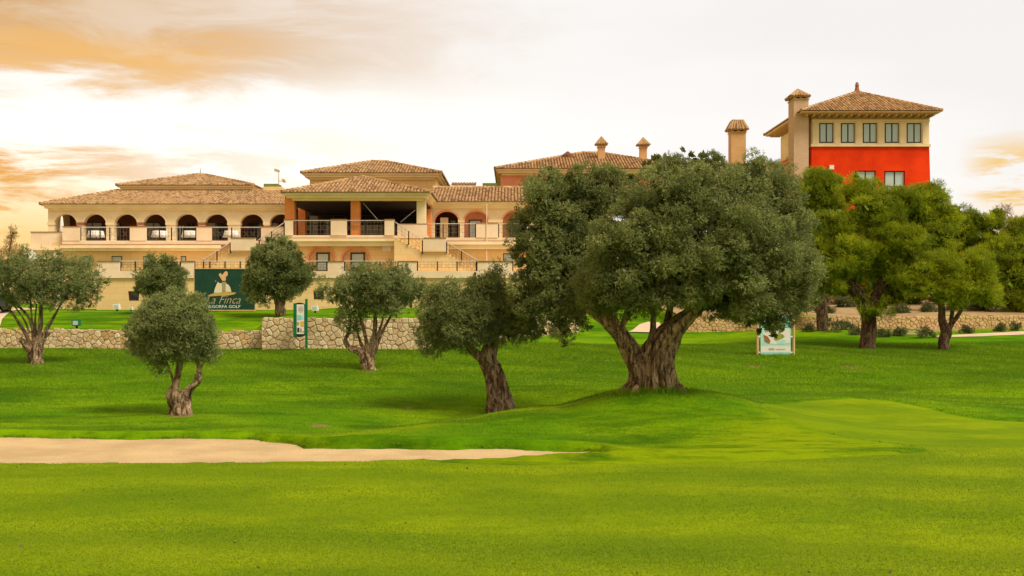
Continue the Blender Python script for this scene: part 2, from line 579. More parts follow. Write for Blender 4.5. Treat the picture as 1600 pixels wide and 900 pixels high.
M['sand'] = sand_mat()
M['concrete'] = mat('pale_paving', (0.62, 0.47, 0.32), (0.54, 0.41, 0.28), 0.8, 0.9, 0.1, 30, 0.06)
M['soil'] = mat('dry_soil', (0.38, 0.26, 0.13), (0.28, 0.19, 0.09), 1.2, 0.95, 0.5, 10, 0.15)
M['mortar'] = mat('wall_mortar', (0.46, 0.33, 0.19), (0.34, 0.23, 0.13), 3, 0.95, 0.4, 20)
M['stone_grey'] = stone_mat('pale_rubble_stone', [(0.56, 0.43, 0.24), (0.66, 0.53, 0.32), (0.44, 0.31, 0.17), (0.70, 0.58, 0.38), (0.54, 0.37, 0.18), (0.60, 0.48, 0.29)])
M['stone_ochre'] = stone_mat('ochre_rubble_stone', [(0.58, 0.38, 0.16), (0.66, 0.45, 0.20), (0.48, 0.30, 0.12), (0.62, 0.44, 0.24), (0.54, 0.34, 0.13)])
M['greenpost'] = mat('green_paint', (0.008, 0.16, 0.06), (0.006, 0.13, 0.05), 3, 0.45)
M['darkgreen'] = mat('billboard_green', (0.022, 0.070, 0.042), (0.016, 0.055, 0.034), 1.5, 0.6)
M['timber'] = mat('pale_timber', (0.60, 0.42, 0.20), (0.50, 0.34, 0.16), 6, 0.8, stretch=(1, 1, 0.15))
M['black'] = mat('black_trim', (0.02, 0.018, 0.018), (0.03, 0.026, 0.025), 3, 0.5)

# ------------------------------------------------------------------ terrain
def sstep(v, a, b):
    t = np.clip((v - a) / (b - a), 0, 1)
    return t * t * (3 - 2 * t)


def gp(px, py, z=0.0):
    """plan point seen at a pixel on level ground z"""
    d = (CAMZ - z) * FPX / (py - HOR)
    return (X(px, d), d)


FAIR = [gp(*p) for p in ((-900, 716), (0, 716), (300, 716), (520, 716), (640, 713), (690, 723), (800, 726.5), (930, 726), (1150, 722), (1300, 716), (1400, 711.5), (1452, 705))]
FAIR += [gp(px, py, z) for px, py, z in ((1425, 699, .01), (1330, 688, .04), (1250, 674, .08), (1205, 659, .16), (1183, 645, .24), (1200, 635, .28), (1260, 630, .28), (1330, 629, .28),
                                       (1390, 634, .22), (1450, 645, .12), (1510, 655, .05), (1570, 661, 0), (2100, 668, 0))]
FAIR += [(60, 2), (60, -30), (-60, -30), (-60, 21.8)]
BUNK = [gp(px, py, -0.04) for px, py in ((-700, 731), (0, 726), (300, 726), (520, 725), (640, 722), (760, 717.5), (850, 715.0), (915, 712.5), (955, 710), (930, 707), (800, 703.5), (650, 702.5), (560, 702), (480, 702),
                                         (468, 697), (440, 693), (400, 688), (330, 687), (240, 686.5), (150, 688), (60, 685), (-80, 684), (-700, 684))]


def sdist(poly, x, y):
    """signed distance to polygon, negative inside"""
    d = np.full(x.shape, 1e9)
    ins = np.zeros(x.shape, bool)
    n = len(poly)
    for i in range(n):
        ax, ay = poly[i]
        bx, by = poly[(i + 1) % n]
        ex, ey = bx - ax, by - ay
        t = np.clip(((x - ax) * ex + (y - ay) * ey) / (ex * ex + ey * ey), 0, 1)
        d = np.minimum(d, np.hypot(x - ax - t * ex, y - ay - t * ey))
        c = ((ay > y) != (by > y)) & (x < (bx - ax) * (y - ay) / (by - ay + 1e-12) + ax)
        ins ^= c
    return np.where(ins, -d, d)


YWX = [-200, -11.25, -11.2, -4.0, 3.6, 8.6, 30, 50, 120, 300]
YWY = [50.2, 50.2, 49.5, 49.5, 58.3, 58.8, 60.3, 63.3, 70, 90]
RIDGE = [(-4.2, 25.2, 0.06), (-3.1, 26.6, 0.14), (-1.6, 28.2, 0.22), (0.5, 29.4, 0.42), (2.8, 30.2, 0.70), (3.9, 30.4, 0.84), (5.3, 30.2, 0.70), (6.6, 29.2, 0.42), (7.6, 27.6, 0.15)]


def T(x, y):
    x = np.asarray(x, float)
    y = np.asarray(y, float)
    z = 0.0622 * np.logaddexp(0, (y - 32) / 1.6) * 1.6
    yw = np.interp(x, YWX, YWY)
    low = np.minimum(z, 0.0622 * (np.maximum(yw, 50) - 32) + 0.02)
    # gentle swells of the lawn
    swell = 0.07 * np.sin(x * 0.23 + y * 0.11) * np.sin(y * 0.31 - x * 0.07 + 1.0) + 0.03 * np.sin(x * 0.6 + 1.3 * np.sin(y * 0.4))
    low = low + swell * sstep(y, 31, 36)
    # mound carrying the big olive
    m = np.zeros(x.shape)
    for cx, cy, h in RIDGE:
        front = np.where(y < cy, 3.3, 2.6)
        m = np.maximum(m, h * np.exp(-((x - cx) / 1.75) ** 2 - ((y - cy) / front) ** 2))
    m2 = sum(h * np.exp(-((x - cx) / 1.6) ** 2 - ((y - cy) / 2.4) ** 2) for cx, cy, h in RIDGE) * 0.58
    low = low + 0.4 * m + 0.6 * m2
    for cx, cy, h in ((-4.2, 28.6, .16), (-2.8, 30.6, .2), (-1.2, 32.6, .2), (1.2, 33.6, .16), (4, 34.4, .15)):
        low = low - h * np.exp(-((x - cx) / 2.0) ** 2 - ((y - cy) / 1.7) ** 2)
    # swollen lip over the bunker tongue, and the raised green
    low = low + 0.05 * np.exp(-((y - 25.4) / 0.8) ** 2) * sstep(x, -4.7, -3.6) * sstep(x, 3.4, 1.2)
    low = low + 0.30 * np.exp(-((x - 10.2) / 3.4) ** 2 - ((y - 32.3) / 2.2) ** 2)
    low = low + 0.30 * np.exp(-((x - 21) / 4.5) ** 2 - ((y - 37) / 2.5) ** 2)
    low = low + 0.035 * np.sin(y * 1.1 + x * 0.12) * sstep(y, 8, 12) * sstep(y, 21.5, 18) + 0.03 * np.sin(y * 0.55 + x * 0.21 + 2)* sstep(y, 21.5, 18)
    # upper level behind the retaining walls
    ul = 1.93 + 0.75 * sstep(y, 49.5, 63)
    uc = 2.46 + 0.35 * sstep(y, 49.5, 68)
    ur = 2.28 + 0.06 * np.clip(y - 58, 0, 30) + 0.10 * np.sin(x * 0.7) * np.sin(y * 0.5)
    up = ul + (uc - ul) * sstep(x, -11.9, -11.1)
    up = up + (ur - up) * sstep(x, 6, 12)
    gap = sstep(x, 3.4, 4.4) * sstep(x, 9.0, 8.2)
    wdt = 0.28 + gap * 7.0
    f = np.clip((y - yw) / wdt, 0, 1)
    z = low + (up - low) * f
    # behind the buildings the hill falls away
    z = z - 14 * sstep(y, 120, 420) * 1.0
    z = np.where(y < -5, z, z)
    return z


def axis(parts):
    a = []
    for lo, hi, st in parts:
        a += list(np.arange(lo, hi - 1e-6, st))
    return np.array(a)


gx = axis([(-30, 30, 0.16)])
ext = [30, 31, 33, 36, 40, 46, 55, 70, 100, 160, 300, 700, 1600, 4000]
gx = np.concatenate([-np.array(ext[::-1]), gx[1:], np.array(ext)])
gy = np.concatenate([np.array([-60, -30, -10, 0, 6]), axis([(9, 22, 0.2), (22, 36, 0.11), (36, 48.8, 0.25), (48.8, 62, 0.15), (62, 84, 0.8)]),
                     np.array([84, 90, 100, 115, 130, 160, 200, 260, 340, 450, 700, 1200, 2500, 6000])])
GX, GY = np.meshgrid(gx, gy)
GZ = T(GX, GY)
SDF = sdist(FAIR, GX, GY)
SDB = sdist(BUNK, GX, GY)
wob = 0.05 * np.sin(GX * 3.1 + 2 * np.sin(GY * 2.3)) + 0.035 * np.sin(GX * 7.7 + GY * 5.1)
SDB2 = SDB + wob


def grid_mesh(name, gx_, gy_, zz, keep, mat_, smooth=True):
    ny, nx = zz.shape
    idx = np.arange(ny * nx).reshape(ny, nx)
    a, b, c, d = idx[:-1, :-1], idx[:-1, 1:], idx[1:, 1:], idx[1:, :-1]
    k = keep[:-1, :-1] & keep[:-1, 1:] & keep[1:, 1:] & keep[1:, :-1]
    q = np.stack([a[k], b[k], c[k], d[k]], 1)
    used = np.unique(q)
    rem = np.full(ny * nx, -1)
    rem[used] = np.arange(len(used))
    q = rem[q].astype(np.int32)
    vx, vy = np.meshgrid(gx_, gy_)
    co = np.stack([vx.ravel(), vy.ravel(), zz.ravel()], 1)[used].astype(np.float32)
    me = bpy.data.meshes.new(name)
    me.vertices.add(len(co))
    me.vertices.foreach_set('co', co.ravel())
    me.loops.add(len(q) * 4)
    me.loops.foreach_set('vertex_index', q.ravel())
    me.polygons.add(len(q))
    me.polygons.foreach_set('loop_start', np.arange(0, len(q) * 4, 4, dtype=np.int32))
    me.polygons.foreach_set('loop_total', np.full(len(q), 4, dtype=np.int32))
    me.update(calc_edges=True)
    return link(name, me, mat_, None, smooth)


# rough lawn stands a little higher than the mown fairway; it dives below the sand inside the bunker
farl = sstep(GY, 23.6, 24.4)
lz = GZ + 0.045 * np.clip(SDF / 0.2, -1, 1) * sstep(GY, 22.9, 23.8) - 0.02 * (1 - sstep(GY, 22.9, 23.8)) - 0.45 * np.clip(-SDB2 / 0.28, 0, 1) + 0.11 * farl * np.clip(1 - np.abs(SDB2 - 0.15) / 0.5, 0, 1)
allk = np.ones(GX.shape, bool)
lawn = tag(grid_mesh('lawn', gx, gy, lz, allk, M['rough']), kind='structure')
fz = GZ + 0.0 - 0.3 * np.clip(SDF, -0.0, 0.6) - 0.45 * np.clip(-SDB2 / 0.28, 0, 1)
fair = tag(grid_mesh('fairway', gx, gy, fz, (SDF < 0.5) & (SDB2 > -0.4) & (np.abs(GX) < 60) & (GY > -31), M['fairway']), kind='structure')
bz = -0.055 + 0.04 * sstep(-SDB, 0.8, 0.0) - 0.35 * np.clip(SDB2 / 0.12, 0, 1) + 0.012 * np.sin(GX * 2.1 + GY) * np.sin(GY * 3.3)
bunk = tag(grid_mesh('bunker', gx, gy, bz, (SDB2 < 0.3) & (GX > -60), M['sand']), kind='structure')


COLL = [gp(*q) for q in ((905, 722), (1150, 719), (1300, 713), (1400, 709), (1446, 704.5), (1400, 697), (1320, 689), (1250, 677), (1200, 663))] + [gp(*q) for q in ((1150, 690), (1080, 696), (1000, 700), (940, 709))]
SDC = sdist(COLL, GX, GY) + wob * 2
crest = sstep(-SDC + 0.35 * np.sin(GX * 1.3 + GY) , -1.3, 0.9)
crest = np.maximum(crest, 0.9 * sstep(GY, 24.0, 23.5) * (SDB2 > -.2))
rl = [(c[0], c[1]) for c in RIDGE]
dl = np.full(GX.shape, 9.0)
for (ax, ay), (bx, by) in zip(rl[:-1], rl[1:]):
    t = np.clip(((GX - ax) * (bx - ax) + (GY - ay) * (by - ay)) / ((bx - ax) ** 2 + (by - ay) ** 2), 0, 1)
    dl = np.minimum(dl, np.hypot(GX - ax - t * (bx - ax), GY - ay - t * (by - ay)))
crest = np.maximum(crest, np.exp(-(dl / 0.55) ** 2) * np.where(GX < 3.0, 1.0, 0.35))  # brighter grass colour painted along the ridge for its sunlit edge
crest = np.maximum(crest, 0.8 * np.exp(-((GX - 21.5) / 5) ** 2 - ((GY - 38) / 2.0) ** 2))  # same painted sunlit tone on the rise at far right
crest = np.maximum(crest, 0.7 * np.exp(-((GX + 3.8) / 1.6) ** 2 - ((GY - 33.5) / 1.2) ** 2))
bare = np.zeros(GX.shape)
for px, py, rx, ry in ((500, 662, .55, .5), (772, 648, .7, .8), (282, 655, .6, .5), (576, 584, .6, .6), (57, 574, .7, .7), (1180, 602, .7, .8), (1330, 578, .8, .9), (1355, 548, .6, .8), (1474, 551, .5, .7), (640, 640, .3, .4)):
    d_ = 5.29 / ((py - 470) / FPX + .0622) if py < 600 else CAMZ * FPX / (py - HOR)
    bare = np.maximum(bare, 0.62 * np.exp(-((GX - X(px, d_)) / rx) ** 2 - ((GY - d_) / ry) ** 2))
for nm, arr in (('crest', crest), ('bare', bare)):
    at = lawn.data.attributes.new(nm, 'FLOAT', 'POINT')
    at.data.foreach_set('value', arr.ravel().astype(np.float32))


def drape(name, pts, mat_, lift=0.03, n=40, m=6):
    """pts: list of (xl, yl, xr, yr) cross-lines; sheet laid on the terrain"""
    t = np.linspace(0, len(pts) - 1, n)
    A = np.array(pts)
    rows = np.stack([np.interp(t, np.arange(len(pts)), A[:, i]) for i in range(4)], 1)
    mb = MB()
    for r in rows:
        for k in range(m):
            f = k / (m - 1)
            x, y = r[0] + (r[2] - r[0]) * f, r[1] + (r[3] - r[1]) * f
            mb.v.append((x, y, float(T(x, y)) + lift + 0.045))
    for i in range(n - 1):
        for k in range(m - 1):
            b = i * m + k
            mb.f.append((b, b + 1, b + m + 1, b + m))
    return tag(mb.build(name, mat_, None, True), kind='structure')


drape('path', [(6.1, 57.6, 8.0, 57.7), (6.6, 59, 8.1, 59), (7.0, 60.3, 8.2, 60.2), (7.6, 61.3, 8.2, 61.2)], M['concrete'], 0.05)
drape('pavement', [(21.0, 54.9, 21.3, 54.2), (23.0, 55.6, 23.3, 54.6), (25.5, 56.9, 25.7, 55.7), (28.0, 58.6, 28.3, 57.2), (33, 60.3, 33.2, 58.4)], M['concrete'], 0.02)
drape('soil_strip', [(16.0, 59.0, 16.2, 57.0), (19.5, 59.2, 19.7, 56.2), (23.5, 59.5, 23.6, 55.9), (26.5, 59.8, 26.7, 57.6)], M['soil'], 0.0)
drape('dry_bank', [(8.9, 58.95, 8.9, 80), (19, 59.55, 19, 80), (30, 60.32, 30, 80), (50, 63.32, 50, 80), (70, 65.3, 70, 80)], M['soil'], 0.06, 140, 60)
drape('road', [(-40, 51.6, -24.0, 51.4), (-42, 56, -26.0, 56), (-46, 62, -28.2, 62), (-50, 70, -30.2, 70), (-60, 90, -39, 90)], M['concrete'], 0.04, 50, 12)

# grass blades: the rough that is near enough to show them, and the fringe hanging over the bunker lip
def grass():
    n = 640000
    d = np.sqrt(rng.uniform(23.6 ** 2, 52 ** 2, n))
    x = rng.uniform(-0.53, 0.53, n) * d
    keep = (sdist(FAIR, x, d) > 0.02) & (sdist(BUNK, x, d) > 0.0) & (sdist(COLL, x, d) + rng.normal(0, .35, n) > 0.0) & (d < np.interp(x, YWX, YWY) - .5)
    x, d = x[keep], d[keep]
    # denser fringe along the bunker edge
    fx, fy = [], []
    for i in range(len(BUNK)):
        a, b = BUNK[i], BUNK[(i + 1) % len(BUNK)]
        L = math.hypot(b[0] - a[0], b[1] - a[1])
        if max(abs(a[0]), abs(b[0])) > 22: L = 0
        k = int(L * 260)
        t = rng.random(k)
        fx.append(a[0] + (b[0] - a[0]) * t + rng.normal(0, 0.06, k))
        fy.append(a[1] + (b[1] - a[1]) * t + rng.normal(0, 0.06, k))
    fx, fy = np.concatenate(fx), np.concatenate(fy)
    ok = (sdist(BUNK, fx, fy) > -0.10) & (sdist(FAIR, fx, fy) > 0.0) & (fy > 23.9)
    fx, fy = fx[ok], fy[ok]
    # tuft round the big olive's foot
    k = 5000
    tx = 3.85 + rng.normal(0, 0.45, k)
    ty = 29.8 + rng.normal(0, 0.28, k)
    x = np.concatenate([x, fx, tx])
    y = np.concatenate([d, fy, ty])
    n = len(x)
    z = T(x, y) + 0.03
    sbk = sdist(BUNK, x, y)
    z = np.where(sbk < 0.05, np.minimum(z, T(x, y) + 0.0), z)
    h = rng.uniform(0.02, 0.05, n) * (1 + np.clip((y - 30) / 25, 0, .8))
    h[len(d) + len(fx):] = rng.uniform(0.06, 0.2, k)
    h[len(d):len(d) + len(fx)] *= 1.3
    th = rng.uniform(0, 2 * math.pi, n)
    w = rng.uniform(0.006, 0.013, n) * (1 + np.clip((y - 30) / 20, 0, .9))
    ln = rng.normal(0, 0.035, (n, 2))
    b = np.stack([x, y, z], 1)
    off = np.stack([np.cos(th) * w, np.sin(th) * w, np.zeros(n)], 1)
    tip = b + np.stack([ln[:, 0], ln[:, 1] - 0.01, h], 1)
    v = np.stack([b - off, b + off, tip], 1).reshape(-1, 3)
    patch = 0.46 + 0.16 * np.sin(x * .37 + 1.9 * np.sin(y * .21 + 1)) * np.sin(y * .43 + .3 * x) + 0.22 * np.sin(x * 0.8 + 2 * np.sin(y * 0.5)) * np.sin(y * 0.9 + x * 0.2) + 0.15 * np.sin(x * 2.3 + y * 1.9)
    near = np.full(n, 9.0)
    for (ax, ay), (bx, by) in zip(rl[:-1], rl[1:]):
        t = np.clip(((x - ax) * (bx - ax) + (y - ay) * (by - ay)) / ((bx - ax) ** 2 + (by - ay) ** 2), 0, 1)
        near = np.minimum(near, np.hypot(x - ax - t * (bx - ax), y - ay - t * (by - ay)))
    patch = patch * .8 + 0.5 * np.exp(-(near / .6) ** 2)  # blades also coloured paler along the ridge to paint it sunlit
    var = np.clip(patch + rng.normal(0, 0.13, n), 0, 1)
    o = np_mesh('grass', v, n, M['blade'], None, var, 3)
    tag(o, 'short green blades of rough grass over the mound and lawn', 'grass', kind='stuff')


grass()


def turf():
    n = 430000
    y = 11.2 * (25.0 / 11.2) ** rng.random(n)
    x = rng.uniform(-0.5, 0.5, n) * y
    k = (sdist(FAIR, x, y) < -0.02) & (sdist(BUNK, x, y) > 0.04)
    x, y = x[k], y[k]
    n = len(x)
    z = T(x, y)
    h = rng.uniform(0.006, 0.019, n)
    th = rng.uniform(0, 2 * math.pi, n)
    w = rng.uniform(0.0035, 0.007, n)
    b = np.stack([x, y, z], 1)
    off = np.stack([np.cos(th) * w, np.sin(th) * w, np.zeros(n)], 1)
    tip = b + np.stack([rng.normal(0, .012, n), rng.normal(0, .012, n), h], 1)
    v = np.stack([b - off, b + off, tip], 1).reshape(-1, 3)
    band = 0.24 * np.sin((y + .06 * x) * 2.0 + 2 * np.sin(x * .2)) + 0.18 * np.sin(x * .5 + 1.7 * np.sin(y * .8)) + 0.1 * np.sin(x * 2.1 + y * 1.3)
    var = np.clip(.50 + band + rng.normal(0, .07, n), 0, 1)
    o = np_mesh('turf', v, n, M['turf'], None, var, 3)
    tag(o, 'closely mown pale green turf of the foreground fairway', 'grass', kind='stuff')
    # a few fallen leaves and scraps on the turf
    m = 46
    yy = 11.5 * (23.0 / 11.5) ** rng.random(m)
    xx = rng.uniform(-.47, .47, m) * yy
    zz = T(xx, yy) + .014
    a = rng.uniform(0, 6.28, m)
    L = rng.uniform(.012, .03, m)
    d1 = np.stack([np.cos(a) * L, np.sin(a) * L, rng.uniform(.0, .02, m)], 1)
    d2 = np.stack([-np.sin(a) * L * .5, np.cos(a) * L * .5, rng.uniform(.0, .02, m)], 1)
    c = np.stack([xx, yy, zz], 1)
    o = np_mesh('fallen_leaves', np.stack([c - d1, c + d2, c + d1, c - d2], 1).reshape(-1, 3), m, M['litter'], None, rng.random(m))
    tag(o, 'tiny brown fallen leaves scattered over the fairway', 'leaves', kind='stuff')


turf()

# ------------------------------------------------------------------ stone retaining walls
def clip_half(poly, px, py, nx, ny):
    out = []
    n = len(poly)
    for i in range(n):
        a, b = poly[i], poly[(i + 1) % n]
        da = (a[0] - px) * nx + (a[1] - py) * ny
        db = (b[0] - px) * nx + (b[1] - py) * ny
        if da <= 0: out.append(a)
        if (da < 0) != (db < 0) and abs(da - db) > 1e-12:
            t = da / (da - db)
            out.append((a[0] + (b[0] - a[0]) * t, a[1] + (b[1] - a[1]) * t))
    return out


def rubble_cells(L, H, cw, ch, rnd):
    nx, ny = max(1, round(L / cw)), max(1, round(H / ch))
    seeds = {}
    for j in range(-2, ny + 2):
        for i in range(-2, nx + 2):
            seeds[(i, j)] = ((i + 0.5 + 0.5 * (j % 2) + rnd.uniform(-.42, .42)) * L / nx, (j + 0.5 + rnd.uniform(-.34, .34)) * H / ny)
    for k_ in list(seeds):
        if rnd.random() < .16: del seeds[k_]
    cells = []
    for (i, j), (sx, sy) in seeds.items():
        poly = [(max(0, sx - 3 * cw), max(0, sy - 3 * ch)), (min(L, sx + 3 * cw), max(0, sy - 3 * ch)), (min(L, sx + 3 * cw), min(H, sy + 3 * ch)), (max(0, sx - 3 * cw), min(H, sy + 3 * ch))]
        if poly[0][0] >= poly[1][0] or poly[0][1] >= poly[2][1]:
            continue
        for dj in (-2, -1, 0, 1, 2):
            for di in (-2, -1, 0, 1, 2):
                if (di or dj) and (i + di, j + dj) in seeds:
                    qx, qy = seeds[(i + di, j + dj)]
                    poly = clip_half(poly, (sx + qx) / 2, (sy + qy) / 2, qx - sx, qy - sy)
                    if len(poly) < 3: break
            if len(poly) < 3: break
        if len(poly) < 3: continue
        ar = 0.5 * abs(sum(poly[k][0] * poly[(k + 1) % len(poly)][1] - poly[(k + 1) % len(poly)][0] * poly[k][1] for k in range(len(poly))))
        if ar < 0.12 * cw * ch: continue
        cells.append(poly)
    return cells


def stone_wall(label, pts, tops, bots, cw, ch, mats, singly, ragged=0.06, thick=0.42, seed=1):
    """pts: plan polyline of the front face; tops/bots: heights at those points"""
    rnd = random.Random(seed)
    p0 = pts[0]
    root = thing('stone_wall', (p0[0], p0[1], bots[0]), label, 'wall', 'rubble stone retaining walls')
    back = MB()
    stones = []
    for k in range(len(pts) - 1):
        a, b = Vector((*pts[k], 0)), Vector((*pts[k + 1], 0))
        u = (b - a).normalized()
        n = Vector((u.y, -u.x, 0))
        L = (b - a).length
        H = max(tops[k] - bots[k], tops[k + 1] - bots[k + 1])
        # mortar core
        q = []
        for (pt, t, bo) in ((a, tops[k], bots[k]), (b, tops[k + 1], bots[k + 1])):
            f = pt
            r = pt - n * thick
            q.append(((f.x, f.y, bo), (r.x, r.y, bo), (r.x, r.y, t - 0.05), (f.x, f.y, t - 0.05)))
        A, B = q
        for i in range(4):
            j = (i + 1) % 4
            back.poly((A[i], A[j], B[j], B[i]))
        back.poly((A[3], A[2], A[1], A[0]))
        back.poly(B)
        for poly in rubble_cells(L, H, cw, ch, rnd):
            cx = sum(p[0] for p in poly) / len(poly)
            cy = sum(p[1] for p in poly) / len(poly)
            dep = rnd.uniform(0.02, 0.065)
            dz = rnd.uniform(-ragged, ragged) if cy > H - ch * 0.7 else 0
            f = cx / L
            bo = bots[k] + (bots[k + 1] - bots[k]) * f
            sc = ((tops[k] + (tops[k + 1] - tops[k]) * f) - bo) / H
            mb = MB()
            rings = []
            for shrink, dd in ((0.93, -0.06), (0.90, dep * 0.55), (0.70, dep)):
                ring = []
                for (x, y) in poly:
                    xx, yy = cx + (x - cx) * shrink, cy + (y - cy) * shrink
                    if y > H - 1e-3: yy += dz
                    w = a + u * xx + n * dd
                    ring.append((w.x, w.y, bo + yy * sc))
                b0 = len(mb.v)
                mb.v += ring
                rings.append(b0)
            m = len(poly)
            for r in range(2):
                for i in range(m):
                    j = (i + 1) % m
                    mb.f.append((rings[r] + i, rings[r] + j, rings[r + 1] + j, rings[r + 1] + i))
            mb.f.append(tuple(rings[2] + i for i in range(m)))
            dist = abs(a.x + u.x * cx)
            stones.append((dist, mb, a + u * cx))
    back.build('mortar_core', M['mortar'], root)
    if singly:
        stones.sort(key=lambda s: s[0])
        for i, (d_, mb, c) in enumerate(stones[:300]):
            mb.build('stone', mats[0] if rnd.random() < 0.8 else mats[1], root, False)
        rest = stones[300:]
    else:
        rest = stones
    if rest:
        allm = MB()
        var = []
        for d_, mb, c in rest:
            b = len(allm.v)
            allm.v += mb.v
            allm.f += [tuple(b + i for i in f) for f in mb.f]
            var += [rnd.random()] * len(mb.v)
        o = allm.build('stones', mats[0], root)
        at = o.data.attributes.new('var', 'FLOAT', 'POINT')
        at.data.foreach_set('value', var)
        o['kind'] = 'stuff'
    return root


stone_wall('long low stone retaining wall behind the leftmost olive tree', [(-30, 50), (-19.5, 50.0), (-16.3, 50.05), (-13.6, 50.0), (-11.25, 49.9)], [1.95, 2.03, 1.95, 1.93, 1.98], [0.95, 0.95, 0.95, 0.95, 0.95],
           0.25, 0.19, (M['stone_grey'], M['stone_ochre']), True, 0.08, seed=3)
stone_wall('tall pale stone retaining wall behind the green notice sign', [(-11.2, 49.15), (-4.0, 49.15), (3.6, 57.9)], [2.55, 2.52, 2.62], [0.9, 0.9, 1.4],
           0.29, 0.20, (M['stone_grey'], M['stone_grey']), True, 0.03, seed=5)
stone_wall('long ochre stone wall behind the pine trunks', [(8.7, 58.4), (19, 59.1), (30, 59.9), (50, 62.9)], [2.55, 2.45, 2.5, 2.7], [1.4, 1.4, 1.45, 1.6],
           0.21, 0.16, (M['stone_ochre'], M['stone_grey']), False, 0.05, seed=8)

# ------------------------------------------------------------------ building helpers
def wall(mb, d, px0, px1, py0, py1, thick=0.35, holes=()):
    """front face at depth d; py0 top, py1 bottom; holes (px0, px1, pytop, pybottom, rise_px); one row of holes"""
    x0, x1, zt, zb = X(px0, d), X(px1, d), Z(py0, d), Z(py1, d)
    cur = x0
    for (a, b, t, bo, rise) in sorted(holes):
        a, b = X(a, d), X(b, d)
        t_, b_ = Z(t, d), Z(bo, d)
        if a > cur: mb.box(cur, a, d, d + thick, zb, zt)
        if t_ < zt: mb.box(a, b, d, d + thick, t_, zt)
        if b_ > zb: mb.box(a, b, d, d + thick, zb, b_)
        if rise:
            r = rise / FPX * d
            cx, hw, sp = (a + b) / 2, (b - a) / 2, t_ - r
            n = 10
            arc = [(cx - hw * math.cos(math.pi / 2 * i / n), sp + r * math.sin(math.pi / 2 * i / n)) for i in range(n + 1)]
            for i in range(n):
                p, q = arc[i], arc[i + 1]
                mb.prism_y([p, q, (q[0], t_), (p[0], t_)] if i < n - 1 else [p, q, (p[0], t_)], d, d + thick)
                p2, q2 = (2 * cx - p[0], p[1]), (2 * cx - q[0], q[1])
                mb.prism_y([q2, p2, (p2[0], t_), (q2[0], t_)] if i < n - 1 else [q2, p2, (p2[0], t_)], d, d + thick)
        cur = b
    if cur < x1: mb.box(cur, x1, d, d + thick, zb, zt)


def window(parent, d, a, b, t, bo, glass='glass', mull=1, trans=0, fw=0.07, name='window'):
    x0, x1, z1, z0 = X(a, d), X(b, d), Z(t, d), Z(bo, d)
    mb = MB()
    mb.box(x0, x0 + fw, d, d + 0.06, z0, z1)
    mb.box(x1 - fw, x1, d, d + 0.06, z0, z1)
    mb.box(x0 + fw, x1 - fw, d, d + 0.06, z1 - fw, z1)
    mb.box(x0 + fw, x1 - fw, d, d + 0.06, z0, z0 + fw)
    for i in range(mull):
        c = x0 + (x1 - x0) * (i + 1) / (mull + 1)
        mb.box(c - fw * .5, c + fw * .5, d + 0.003, d + 0.057, z0 + fw, z1 - fw)
    if trans:
        c = z0 + (z1 - z0) * trans
        mb.box(x0 + fw, x1 - fw, d + 0.006, d + 0.054, c - fw * .4, c + fw * .4)
    w = mb.build(name, M['frame'], parent)
    edges = [x0 + fw] + [x0 + (x1 - x0) * (i + 1) / (mull + 1) for i in range(mull)] + [x1 - fw]
    for i in range(len(edges) - 1):
        pa = MB().box(edges[i] + 0.002, edges[i + 1] - 0.002, d + 0.025, d + 0.035, z0 + fw - .01, z1 - fw + .01)
        pa.build('pane', M[glass], w)
    return w


def railing(parent, d, a, b, t, bo, nposts, grid=0.22, slope=0.0):
    """railing panel from pixel a to b, top t, bottom bo at the left end, top slope in px over the run"""
    x0, x1, zt, zb = X(a, d), X(b, d), Z(t, d), Z(bo, d)
    dz = -slope / FPX * d
    rt = MB().bar((x0, d, zt), (x1, d, zt + dz), 0.07, 0.05).build('railing', M['rail'], parent)
    for i in range(nposts):
        f = i / (nposts - 1)
        x = x0 + 0.04 + (x1 - x0 - 0.08) * f
        MB().box(x - .035, x + .035, d - .035, d + .035, zb + dz * f, zt + dz * f - .026).build('post', M['iron'], rt)
    g = MB()
    L = x1 - x0
    n = max(2, int(L / grid))
    for i in range(1, n):
        f = i / n
        g.bar((x0 + L * f, d, zb + dz * f + .06), (x0 + L * f, d, zt + dz * f - .03), 0.011)
    for k in (0.08, 0.36, 0.64, 0.88):
        z = zb + (zt - zb) * k
        g.bar((x0 + .05, d + .001, z), (x1 - .05, d + .001, z + dz), 0.012)
    for i in range(n):
        if i % 2 == 0:
            f0, f1 = i / n, (i + 1) / n
            za, zc = zb + (zt - zb) * .36, zb + (zt - zb) * .64
            g.bar((x0 + L * f0, d + .003, za + dz * f0), (x0 + L * f1, d + .003, zc + dz * f1), 0.010)
            g.bar((x0 + L * f0, d - .003, zc + dz * f0), (x0 + L * f1, d - .003, za + dz * f1), 0.014)
    g.build('grille', M['grille'], rt)
    return rt


